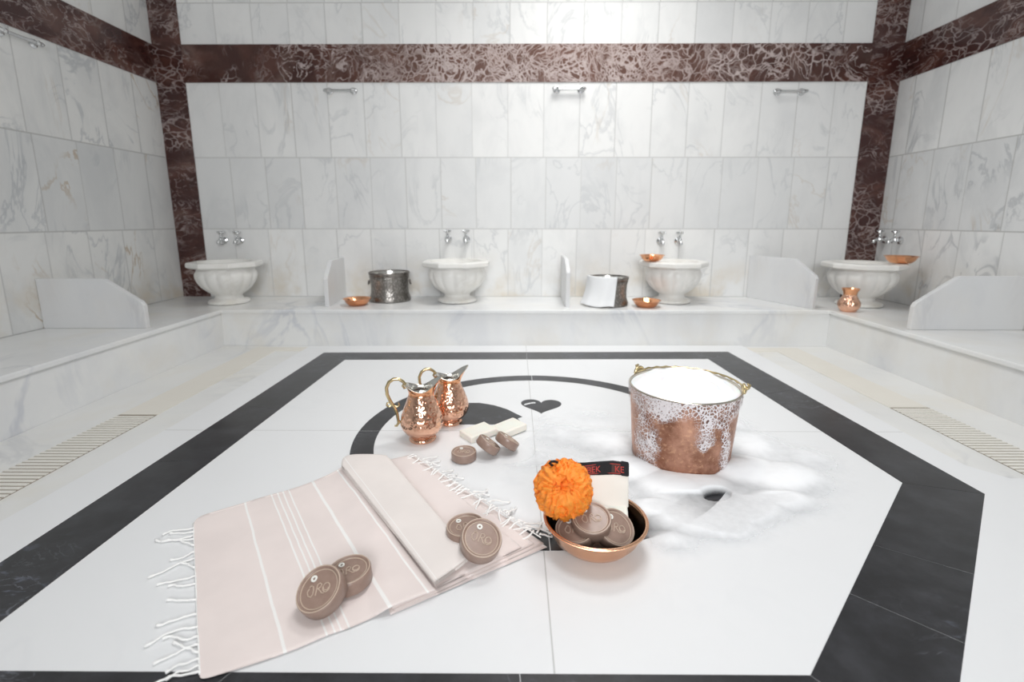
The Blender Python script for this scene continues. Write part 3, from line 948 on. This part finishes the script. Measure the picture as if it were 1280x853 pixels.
def curve(pts, n):
    """even piecewise Catmull-Rom through points given as (u, px, py)"""
    P = [Vector((p[1], p[2])) for p in pts]; U = [p[0] for p in pts]
    def ev(u):
        for i in range(len(U) - 1):
            if u <= U[i + 1] or i == len(U) - 2:
                k = (u - U[i]) / (U[i + 1] - U[i]); k = max(0, min(1, k))
                p0 = P[max(i - 1, 0)]; p1 = P[i]; p2 = P[i + 1]; p3 = P[min(i + 2, len(P) - 1)]
                return 0.5 * ((2 * p1) + (p2 - p0) * k + (2 * p0 - 5 * p1 + 4 * p2 - p3) * k * k + (3 * p1 - p0 - 3 * p2 + p3) * k ** 3)
    return ev


topA = curve([(0, 242, 655), (0.08, 254, 645), (0.335, 306, 629), (0.515, 339, 619), (0.62, 361, 613), (0.845, 390, 603), (1.0, 428, 586)], 0)
botA = curve([(0, 250, 848), (0.08, 266, 847), (0.335, 356, 818), (0.515, 409, 796), (0.62, 437, 786), (0.845, 488, 764), (1.0, 545, 742)], 0)


def wrinkle(x, y, amp=0.004):
    return amp * (mn.noise(Vector((x * 7, y * 9, 1.3))) * 0.8 + mn.noise(Vector((x * 19, y * 17, 4.1))) * 0.35)


def sheet(b, top, bot, z0, thick, nu=60, nv=60, amp=0.003, edge=0.02, umin=0.0, umax=1.0, fold_edges='', lift=None):
    def h(u, v):
        d = 1.0
        for c in fold_edges:
            e = {'l': u, 'r': 1 - u, 't': v, 'b': 1 - v}[c]
            e = min(1, e / edge); d = min(d, math.sqrt(max(0, 1 - (1 - e) ** 2)))
        return d
    def pos(u, v, upper):
        uu = umin + (umax - umin) * u
        q = top(uu).lerp(bot(uu), v); w = at(q.x, q.y)
        if upper:
            z = z0 + thick * (0.5 + 0.5 * h(u, v)) + max(-0.0008, wrinkle(w.x, w.y, amp)) + (lift(u, v) if lift else 0)
        else:
            z = z0 + thick * 0.5 * (1 - h(u, v)) + (lift(u, v) if lift else 0)
        # the same spot of the photograph, at the height it really has
        w = at(q.x, q.y, z * 0.6)
        return (w.x - TO.x, w.y - TO.y, z)
    s0 = len(b.v)
    b.grid(lambda u, v: pos(u, v, True), nu, nv)
    b.grid(lambda u, v: pos(u, v, False), nu, nv, flip=True)
    s1 = s0 + (nu + 1) * (nv + 1); cv = nv + 1
    loop = [i * cv for i in range(nu + 1)] + [nu * cv + j for j in range(1, cv)] + [i * cv + nv for i in range(nu - 1, -1, -1)] + [j for j in range(nv - 1, 0, -1)]
    for i in range(len(loop)):
        j = (i + 1) % len(loop); b.face((s0 + loop[i], s0 + loop[j], s1 + loop[j], s1 + loop[i]))


def rise(u, v):
    u0 = 0.915 - 0.175 * v
    k = max(0, min(1, (u - u0) / 0.12)); return 0.0150 * k * k * (3 - 2 * k)


b = MB(); sheet(b, topA, botA, 0.0022, 0.0035, 110, 70, 0.0035, 0.03, fold_edges='tb', lift=rise); b.build('spread_cloth', M['cloth_a'], tw, angle=180)


def quad(tl, bl, br, tr):
    tl, bl, br, tr = map(Vector, (tl, bl, br, tr))
    return (lambda u: tl.lerp(tr, u)), (lambda u: bl.lerp(br, u))


# stacked folds under the rolled end
for i, (tl, bl, br, tr) in enumerate([((440, 592), (488, 770), (684, 685), (520, 571)), ((442, 590), (494, 766), (680, 681), (517, 570)), ((444, 588), (491, 764), (668, 682), (514, 570)), ((446, 586), (500, 760), (652, 687), (512, 571))]):
    tq, bq = quad(tl, bl, br, tr)
    b = MB(); sheet(b, tq, bq, 0.0018 + 0.0036 * i, 0.0040, 50, 50, 0.0016 if i == 3 else 0.0008, 0.05, fold_edges='tbr')
    b.build('folded_layer', M['cloth_b'], tw, angle=180)
# rolled, flattened top fold
topC = curve([(0, 427, 586), (0.10, 430, 578), (0.3, 441, 574), (0.7, 465, 573.5), (1, 484, 575)], 0)
botC = curve([(0, 545, 735), (0.3, 557, 727), (0.7, 575, 714), (1, 591, 700)], 0)
for i in range(3):
    b = MB(); k = i * 0.0066
    tq = (lambda i: (lambda u: topC(u * (1 - 0.03 * (2 - i)) + 0.005 * (2 - i)) + Vector((0, (2 - i) * 2.0))))(i)
    bq = (lambda i: (lambda u: botC(u * (1 - 0.04 * (2 - i)) + 0.02 * (2 - i)) + Vector((-(1 - (i % 2)) * 2.0, (2 - i) * 1.2))))(i)
    sheet(b, tq, bq, 0.0200 + k, 0.0072, 40, 60, 0.0022 if i == 2 else 0.0005, 0.12, fold_edges='lrb')
    b.build('rolled_fold', M['cloth_c'], tw, angle=180)


def strand(b, p, d, L, z, r=0.0013, wig=0.35, n=12, seed=0):
    rnd = random.Random(seed); p = Vector(p); a = math.atan2(d[1], d[0]); pts = [(p.x, p.y, z)]
    dr = rnd.uniform(-1, 1) * wig
    for k in range(n):
        dr += rnd.uniform(-1, 1) * wig * 0.7; dr *= 0.9
        a2 = a + dr
        p = p + Vector((math.cos(a2), math.sin(a2), 0)) * L / n
        pts.append((p.x, p.y, max(0.0038, z * (1 - k / n)) + 0.0015 * rnd.random()))
    b.tube(pts, [r * (1.15 if k < 2 else 1.0 if k < n - 1 else 1.5) for k in range(n + 1)], 6)


b = MB()
ys = [662, 667, 671, 676, 684, 692, 700, 712, 722, 732, 752, 770, 786, 798, 808, 818, 826, 834, 842]
for i, y in enumerate(ys):
    k = (y - 655) / (848 - 655); q = at(242 + 8 * k, y)
    dx = random.Random(i).uniform(-0.45, 0.45)
    strand(b, (q.x - TO.x, q.y - TO.y, 0), (-1.0, -0.30 + dx - 0.35 * (k > 0.85)), random.Random(i + 50).uniform(0.050, 0.095), 0.004, 0.0021, 0.75, seed=i)
hem = [at(242 + 8 * k / 24, 656 + 190 * k / 24) for k in range(25)]
b.tube([(q.x - TO.x, q.y - TO.y, 0.0042) for q in hem], 0.0018, 6)
b.build('fringe', M['fringe'], tw, angle=180)
b = MB()
hem = [at(516 + 160 * k / 24, 572 + 104 * k / 24, 0.010) for k in range(25)]
b.tube([(q.x - TO.x, q.y - TO.y, 0.0185) for q in hem], 0.0018, 6)
for i in range(46):
    k = (i + 0.5) / 46; q = Vector((516, 572)).lerp(Vector((676, 676)), k); z = 0.0190
    w = at(q.x, q.y, 0.010); rr = random.Random(i + 100)
    dirn = rr.choice([(0.9, 0.45), (-0.8, -0.5), (-0.6, -0.8), (0.4, 0.9), (-0.9, 0.05)])
    strand(b, (w.x - TO.x, w.y - TO.y, 0), (dirn[0] + rr.uniform(-.3, .3), dirn[1] + rr.uniform(-.3, .3)), rr.uniform(0.040, 0.080), z + 0.005, 0.0023, 0.60, seed=i + 300)
b.build('fringe', M['fringe'], tw, angle=180)

# ------------------------------------------------------------------ foreground copper bowl
BC = Vector((0.200, 1.087, 0))
o = empty('wide_copper_bowl', (BC.x, BC.y, IZ), 0, 'wide shallow copper bowl holding the loofah, mitt and soaps', 'bowl')
b = MB(); b.lathe([(0.0, 0.0), (0.060, 0.0), (0.068, 0.003), (0.090, 0.018), (0.108, 0.040), (0.117, 0.062), (0.122, 0.070), (0.128, 0.074), (0.1285, 0.077), (0.124, 0.078)], 96); b.build('bowl', M['copper'], o, angle=50)
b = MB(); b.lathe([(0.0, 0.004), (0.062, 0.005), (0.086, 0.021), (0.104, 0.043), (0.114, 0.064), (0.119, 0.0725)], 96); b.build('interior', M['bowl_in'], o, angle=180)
b = MB(); b.tube([(0.1235 * math.cos(2 * PI * k / 96), 0.1235 * math.sin(2 * PI * k / 96), 0.0765) for k in range(96)], 0.0034, 10, closed=True); b.build('rim', M['copper'], o)

# soaps in the bowl
soap((BC.x - 0.012, BC.y - 0.012, 0.045), 18, 265, 5, 'brown round soap on top in the wide copper bowl', 'brown soaps in the bowl')
soap((BC.x + 0.038, BC.y - 0.010, 0.014), 34, 300, 0, 'brown round soap low on the right in the wide copper bowl', 'brown soaps in the bowl')
soap((BC.x - 0.050, BC.y - 0.020, 0.022), 14, 240, 0, 'brown round soap under the loofah in the wide copper bowl', 'brown soaps in the bowl')
bar('white_soap', (BC.x + 0.046, BC.y + 0.040, 0.056), math.radians(-8), (0.085, 0.060, 0.024), 'white soap bar in the wide copper bowl, under the bath mitt', group='white soap bars', tilt=(0.25, 0))

# loofah
LC = Vector((0.121, 1.105, 0.142))
lo = empty('loofah', LC, 0, 'bright orange mesh bath puff with a black cord, in the copper bowl', 'loofah')
b = MB(); rnd = random.Random(5); R = 0.073
for i in range(80):
    ax = Vector((rnd.gauss(0, 1), rnd.gauss(0, 1), rnd.gauss(0, 1))).normalized()
    e1 = ax.orthogonal().normalized(); e2 = ax.cross(e1)
    a0, span = rnd.uniform(0, 2 * PI), rnd.uniform(1.0, 2.6)
    off = rnd.uniform(-0.55, 0.55); ph = rnd.uniform(0, 6.28); fr = rnd.uniform(8, 14); Ro = R * rnd.uniform(0.94, 1.03)

    def fn(u, v, ax=ax, e1=e1, e2=e2, a0=a0, span=span, off=off, ph=ph, fr=fr, Ro=Ro):
        a = a0 + span * u
        d = (e1 * math.cos(a) + e2 * math.sin(a) + ax * (off + 0.085 * math.sin(fr * a + ph) * v + 0.03 * math.sin(2.7 * fr * a + ph) * v)).normalized()
        r = Ro * (0.80 + 0.20 * v) * (1 + 0.030 * math.sin(fr * 1.7 * a + 2 * ph) * v) * (0.80 + 0.20 * math.sin(PI * u) ** 0.4)
        return d * r
    b.grid(fn, 64, 4)
b.build('netting', M['loofah'], lo, angle=180, recalc=False)
b = MB()
bm = bmesh.new(); bmesh.ops.create_icosphere(bm, subdivisions=6, radius=R * 0.93)
for v in bm.verts:
    d = v.co.normalized(); ax = Vector((-0.05, -0.80, 0.60)).normalized()
    e1 = ax.orthogonal().normalized(); e2 = ax.cross(e1); ct = max(-1, min(1, d.dot(ax))); th = math.acos(ct)
    ph = math.atan2(d.dot(e2), d.dot(e1)); sw = min(1, th / 0.5)
    v.co *= 1.04 + 0.06 * mn.noise(d * 3.3) + sw * (0.045 * math.sin(17 * ph + 7 * mn.noise(d * 2.2)) + 0.022 * math.sin(43 * ph + 9 * mn.noise(d * 3.1))) - 0.22 * math.exp(-(th / 0.28) ** 2)
me = bpy.data.meshes.new('core'); bm.to_mesh(me); bm.free(); me.materials.append(M['loofah'])
me.polygons.foreach_set('use_smooth', [True] * len(me.polygons))
co = bpy.data.objects.new('core', me); C.objects.link(co); co.parent = lo
b = MB(); b.tube([(-0.022, 0.005, 0.058), (-0.031, 0.0, 0.066), (-0.035, -0.004, 0.072), (-0.031, -0.005, 0.077), (-0.023, -0.002, 0.076), (-0.015, 0.004, 0.070), (-0.010, 0.008, 0.060)], 0.0032, 10)
b.build('hanging_cord', M['cord'], lo)

# bath mitt standing behind the soaps
MW, MH, MT = 0.186, 0.108, 0.020
mi = empty('bath_mitt', (0.200, 1.140, 0.0765), 0, 'cream woven bath mitt with a black and red lettered cuff', 'mitt')
mi.rotation_euler = (math.radians(-14), 0, math.radians(-4))
wav = lambda x, z: 0.006 * math.sin(x * 22 + 0.6) * (z / MH) + 0.004 * math.sin(x * 40) * (z / MH) ** 2


def mface(x, z, s): return (x, s * MT / 2 * (0.35 + 0.65 * math.sqrt(max(0, 1 - (2 * abs(x) / MW) ** 6))) * (1 - 0.5 * (z / MH) ** 2) + wav(x, z), z + 0.004 * math.sin(x * 30) * (z / MH))


def mitt_tube(z0, z1, grow, nz=14):
    b = MB(); n = 64

    def fn(u, v):
        a = 2 * PI * u; ca, sa = math.cos(a), math.sin(a)
        x = (MW / 2 + grow) * math.copysign(abs(ca) ** 0.25, ca); z = z0 + (z1 - z0) * v
        y0 = mface(max(-MW / 2, min(MW / 2, x)), z, 0)
        y = y0[1] + (MT / 2 * (1 - 0.55 * (z / MH) ** 2) + grow) * math.copysign(abs(sa) ** 0.6, sa)
        return (x, y, z + 0.004 * math.sin(x * 30) * (z / MH))
    bb, cu, cv = b.grid(fn, n, nz, closeu=True)
    b.face([bb + i * cv for i in range(n)]); b.face([bb + i * cv + nz for i in range(n)][::-1])
    return b


mitt_tube(0.0, 0.078, 0.0).build('mitt_body', M['mitt'], mi, angle=60)
tag(mitt_tube(0.0775, MH, 0.0012).build('cuff', M['band'], mi, angle=60), 'black knitted cuff')
cuff = mi.children[-1]
b = MB()


def cuffpt(x, z, e=0.0022):
    y0 = mface(x, z, 0)[1]
    ca = max(-1, min(1, math.copysign((abs(x) / (MW / 2 + 0.0012)) ** 4, x))); sa = math.sqrt(max(0, 1 - ca * ca))
    return (x, y0 - (MT / 2 * (1 - 0.55 * (z / MH) ** 2) + 0.0012) * sa ** 0.6 - e, z + 0.004 * math.sin(x * 30) * (z / MH))


b.grid(lambda u, v: cuffpt(-0.088 + 0.160 * u, 0.0800 + 0.0235 * v, 0.0004), 60, 4)
b.build('woven_strip', M['bandbrown'], cuff, angle=180)
for zz in (0.0808, 0.1028):
    b = MB(); b.tube([cuffpt(-0.088 + 0.160 * k / 60, zz, 0.0005) for k in range(61)], 0.0008, 6); b.build('red_line', M['bandred'], cuff)


def text_mesh(s, size):
    cu = bpy.data.curves.new('t', 'FONT'); cu.body = s; cu.size = size; cu.extrude = 0.0002; cu.align_x = 'LEFT'; cu.resolution_u = 3
    ob = bpy.data.objects.new('t', cu); C.objects.link(ob)
    me = bpy.data.meshes.new_from_object(ob.evaluated_get(bpy.context.evaluated_depsgraph_get()))
    bpy.data.objects.remove(ob); bpy.data.curves.remove(cu)
    return me


for word, x0 in (('KELEBEK', -0.060), ('KE', 0.057)):
    me = text_mesh(word, 0.0215)
    for v in me.vertices:
        x, z = x0 + v.co.x * 0.98, 0.0842 + v.co.y
        v.co = Vector(cuffpt(x, z, 0.0019 + v.co.z))
    me.materials.clear(); me.materials.append(M['bandred'])
    lt = bpy.data.objects.new('lettering', me); C.objects.link(lt); lt.parent = cuff
keep = MB(); keep.grid(lambda u, v: cuffpt(0.074 + 0.018 * u, 0.0765 + 0.036 * v, 0.0016), 10, 6)
keep.build('end_loop', M['band'], cuff, angle=180)

# ------------------------------------------------------------------ copper bucket of foam
KX, KY, KH = 0.566, 1.548, 0.262
bk = empty('copper_bucket', (KX, KY, IZ), 0, 'big copper bucket with brass bail, overflowing with white soap foam', 'bucket')
RB, RT = 0.157, 0.176
b = MB()
b.lathe([(0.0, 0.0), (RB - 0.004, 0.0), (RB, 0.004), (RB + 0.004, 0.05), (RB + 0.009, 0.12), (RB + 0.014, 0.19), (RT - 0.002, KH - 0.012), (RT, KH - 0.004)], 128)
b.build('body', M['copper_old'], bk, angle=50)
b = MB(); b.tube([(RT * math.cos(2 * PI * k / 96), RT * math.sin(2 * PI * k / 96), KH - 0.002) for k in range(96)], 0.0036, 10, closed=True)
b.lathe([(RT - 0.003, KH), (RT - 0.006, KH - 0.05)], 96, cap=False)
b.build('rim', M['tin_edge'], bk)
# bail lying over the back right of the rim, and its two lugs
LA, LB = math.radians(128), math.radians(-18)
for a in (LA, LB):
    b = MB(); n0 = Vector((math.cos(a), math.sin(a), 0)); tn = Vector((-math.sin(a), math.cos(a), 0)); c0 = n0 * (RT + 0.006) + Vector((0, 0, KH + 0.004))
    b.tube([c0 + tn * (0.021 * math.cos(k * PI / 8) + 0.004) * 1.0 + Vector((0, 0, 0.013 * math.sin(k * PI / 8))) for k in range(9)], 0.005, 10)
    b.tube([c0 - tn * 0.030 + n0 * -0.002 + Vector((0, 0, -0.004)), c0 - tn * 0.012, c0 + tn * 0.012, c0 + tn * 0.030 + Vector((0, 0, -0.004))], [0.004, 0.008, 0.008, 0.004], 12)
    b.tube([c0 + Vector((0, 0, -0.002)), c0 + n0 * 0.012 + Vector((0, 0, 0.006)), c0 + n0 * 0.016 + Vector((0, 0, 0.014)), c0 + n0 * 0.008 + Vector((0, 0, 0.019))], [0.006, 0.006, 0.005, 0.004], 10)
    b.build('lug', M['brass'], bk)
b = MB(); pts = []
for k in range(41):
    u = k / 40; a = LA + (LB - LA) * u
    pts.append((math.cos(a) * (RT + 0.007 + 0.004 * math.sin(PI * u)), math.sin(a) * (RT + 0.007 + 0.004 * math.sin(PI * u)), KH + 0.004 + 0.0012 * math.sin(k * 2.0)))
b.tube(pts, [0.0036 + 0.0010 * math.sin(k * 2.1) for k in range(41)], 10); b.build('bail', M['brass'], bk)
# foam inside, heaped above the rim
b = MB()


def heap(u, v):
    a = 2 * PI * u; r = (RT - 0.004) * v
    x, y = r * math.cos(a), r * math.sin(a)
    z = KH - 0.006 + 0.048 * (1 - v ** 2.0) + 0.010 * mn.noise(Vector((x * 22, y * 22, 0.5))) * (1 - v ** 6) + 0.004 * mn.noise(Vector((x * 70, y * 70, 2.5))) * (1 - v ** 8)
    return (x, y, z)


b.grid(heap, 96, 40, closeu=True)
b.build('foam_heap', M['foam'], bk, angle=180, recalc=False)
# lather running down the outside


def lather_on(a, z):
    """1 where lather clings: a full belt under the rim, long runs left and right, bare copper between (a: degrees from the camera side, + right)"""
    n = mn.noise(Vector((a * 0.05, z * 14, 7.7))) * 0.5 + mn.noise(Vector((a * 0.14, z * 40, 3.1))) * 0.28
    t_ = z / KH
    s = -1.0
    s = max(s, (t_ - (0.70 + 0.07 * math.sin(a * 0.09 + 1))) * 9)            # belt under the rim
    s = max(s, 1.0 - abs(a + 44 - 5 * (1 - t_)) / 19)                        # long left run
    s = max(s, 1.0 - abs(a - 24) / 15 - max(0, 0.47 - t_) * 9)               # middle tongue
    s = max(s, 0.9 - abs(a - 60 + 16 * t_) / 11)                             # thin right run
    s = max(s, (0.085 - t_) * 14)                                            # foot
    if -84 < a < -65: s -= 1.8 * min(1, (0.93 - t_) * 12)
    if abs(a) > 92: s = max(s, mn.noise(Vector((a * 0.03, z * 6, 1.7))) * 1.5)
    return s + n * 0.9


b = MB(); nu, nz = 420, 110; keep = {}; cling = []
for i in range(nu):
    a = 360.0 * i / nu - 180
    for j in range(nz + 1):
        z = 0.002 + (KH - 0.004) * j / nz
        th = math.radians(a - 90 - 20)
        f = z / KH; rad = RB + (RT - RB) * f
        s = lather_on(a, z); thick = 0.0025 + 0.003 * max(0, min(1, s)) + 0.0015 * mn.noise(Vector((a * 0.3, z * 90, 0)))
        b.v.append(((rad + thick) * math.cos(th), (rad + thick) * math.sin(th), z)); keep[(i, j)] = s; cling.append(s)
for i in range(nu):
    i2 = (i + 1) % nu
    for j in range(nz):
        if keep[(i, j)] + keep[(i2, j)] + keep[(i, j + 1)] + keep[(i2, j + 1)] > 0:
            b.face((i * (nz + 1) + j, i2 * (nz + 1) + j, i2 * (nz + 1) + j + 1, i * (nz + 1) + j + 1))
fl = tag(b.build('foam_lather', M['lace'], bk, angle=180), 'lacy white bubbles running down the copper')
ca_ = fl.data.attributes.new('cling', 'FLOAT', 'POINT'); ca_.data.foreach_set('value', cling)

# ------------------------------------------------------------------ foam lying on the slab
blobs = [((855, 612), 0.15, 0.10, 0.050), ((790, 590), 0.12, 0.09, 0.045), ((925, 590), 0.13, 0.10, 0.050), ((980, 600), 0.14, 0.10, 0.040), ((1010, 575), 0.10, 0.10, 0.024),
         ((940, 560), 0.12, 0.14, 0.038), ((760, 555), 0.14, 0.13, 0.034), ((700, 545), 0.12, 0.12, 0.026), ((660, 575), 0.10, 0.08, 0.022), ((720, 590), 0.10, 0.08, 0.028),
         ((870, 655), 0.13, 0.07, 0.036), ((930, 640), 0.12, 0.07, 0.038), ((985, 630), 0.12, 0.06, 0.030), ((840, 680), 0.08, 0.05, 0.024), ((820, 640), 0.09, 0.06, 0.030), ((680, 525), 0.06, 0.05, 0.014), ((745, 520), 0.12, 0.09, 0.016), ((640, 600), 0.05, 0.05, 0.012), ((905, 530), 0.10, 0.12, 0.030), ((900, 665), 0.10, 0.05, 0.030)]
BL = [(at(*p), sx, sy, h) for p, sx, sy, h in blobs]
gap = at(896, 624); gap2 = at(885, 628)
x0, x1, y0, y1 = -0.12, 1.18, 1.02, 2.12
nx, ny = 300, 250
b = MB(); hh = {}
for i in range(nx + 1):
    for j in range(ny + 1):
        x = x0 + (x1 - x0) * i / nx; y = y0 + (y1 - y0) * j / ny
        m = 0.0
        for p, sx, sy, h in BL: m = max(m, h * math.exp(-((x - p.x) / sx) ** 2 - ((y - p.y) / sy) ** 2)) if True else m
        s = sum(h * math.exp(-((x - p.x) / sx) ** 2 - ((y - p.y) / sy) ** 2) for p, sx, sy, h in BL)
        m = 0.55 * m + 0.18 * s
        n = mn.noise(Vector((x * 7, y * 7, 0.3))) * 0.5 + mn.noise(Vector((x * 17, y * 17, 5.3))) * 0.18 + mn.noise(Vector((x * 60, y * 60, 8.3))) * 0.04
        z = m * (1 + 0.5 * n) - 0.002
        # a slit where the black ring shows through
        gx, gy = (x - gap.x), (y - gap.y)
        ca, sa = math.cos(0.35), math.sin(0.35); ux, uy = gx * ca + gy * sa, -gx * sa + gy * ca
        gx += 0.012; g = (ux / 0.036) ** 2 + (uy / 0.020) ** 2
        z = min(z, -0.004 + 0.018 * max(0, g - 0.85) ** 0.8)
        if gy < 0: z = min(z, 0.010 + 0.05 * abs(gx) + 0.03 * max(0, -gy - 0.05))
        # keep clear of the bucket wall, the copper bowl and the soaps
        rk = math.hypot(x - KX, y - KY)
        if rk < RB - 0.002: z = -0.01
        rb = math.hypot(x - BC.x, y - BC.y)
        if rb < 0.13: z = min(z, -0.004)
        elif rb < 0.17: z = min(z, (rb - 0.13) * 0.7)
        for gq, rad_ in ((g0, 0.06), (g1, 0.085), (g2, 0.085), (w0, 0.085), (w1, 0.085)):
            d_ = math.hypot(x - gq.x, y - gq.y)
            if d_ < rad_ + 0.04: z = min(z, (d_ - rad_) * 0.4)
        hh[(i, j)] = z
        b.v.append((x, y, max(z, 0.0) + 0.0008))
for i in range(nx):
    for j in range(ny):
        q = ((i, j), (i + 1, j), (i + 1, j + 1), (i, j + 1))
        if max(hh[k] for k in q) > 0.0: b.face([k[0] * (ny + 1) + k[1] for k in q])
fo = b.build('foam', M['foam_thin'], angle=180, recalc=False)
tag(fo, 'soft white soap foam spread over the slab around the copper bucket', 'foam', kind='stuff')
# drop unused vertices
bm = bmesh.new(); bm.from_mesh(fo.data)
bmesh.ops.delete(bm, geom=[v for v in bm.verts if not v.link_faces], context='VERTS'); bm.to_mesh(fo.data); bm.free()
for ch in bk.children:
    if ch.name.startswith('foam_lather'):
        bm = bmesh.new(); bm.from_mesh(ch.data)
        bmesh.ops.delete(bm, geom=[v for v in bm.verts if not v.link_faces], context='VERTS'); bm.to_mesh(ch.data); bm.free()

# ------------------------------------------------------------------ light
wd = bpy.data.worlds.new('world'); bpy.context.scene.world = wd; wd.use_nodes = True
wd.node_tree.nodes['Background'].inputs[0].default_value = (0.9, 0.95, 1.0, 1)
wd.node_tree.nodes['Background'].inputs[1].default_value = 0.3


def area(name, loc, target, size, power, color=(1, 1, 1), sy=None):
    l = bpy.data.lights.new(name, 'AREA'); l.energy = power; l.color = color
    l.shape = 'DISK' if sy is None else 'RECTANGLE'; l.size = size
    if sy: l.size_y = sy
    o = bpy.data.objects.new(name, l); C.objects.link(o); o.location = loc
    o.rotation_euler = (Vector(target) - Vector(loc)).to_track_quat('-Z', 'Y').to_euler()
    return o


area('overhead_light', (0.50, 2.62, 3.30), (0.50, 3.0, 0), 1.0, 56, (1.0, 0.99, 0.97)).data.spread = math.radians(106)
area('overhead_light', (0.25, 0.9, 3.30), (0.25, 1.0, 0), 1.1, 30, (0.97, 0.985, 1.0)).data.spread = math.radians(106)  # added fill to brighten the foreground, not a known lamp
area('window_daylight', (0.25, -2.3, 1.75), (0.3, 3.6, 0.65), 2.0, 132, (0.97, 0.985, 1.0), 1.5).data.spread = math.radians(110)

sc = bpy.context.scene
sc.view_settings.view_transform = 'Standard'
sc.view_settings.look = 'None'
sc.view_settings.gamma = 1
sc.view_settings.use_curve_mapping = False
sc.view_settings.exposure = -1.43
sc.cycles.use_denoising = True
sc.cycles.max_bounces = 10
sc.cycles.diffuse_bounces = 6
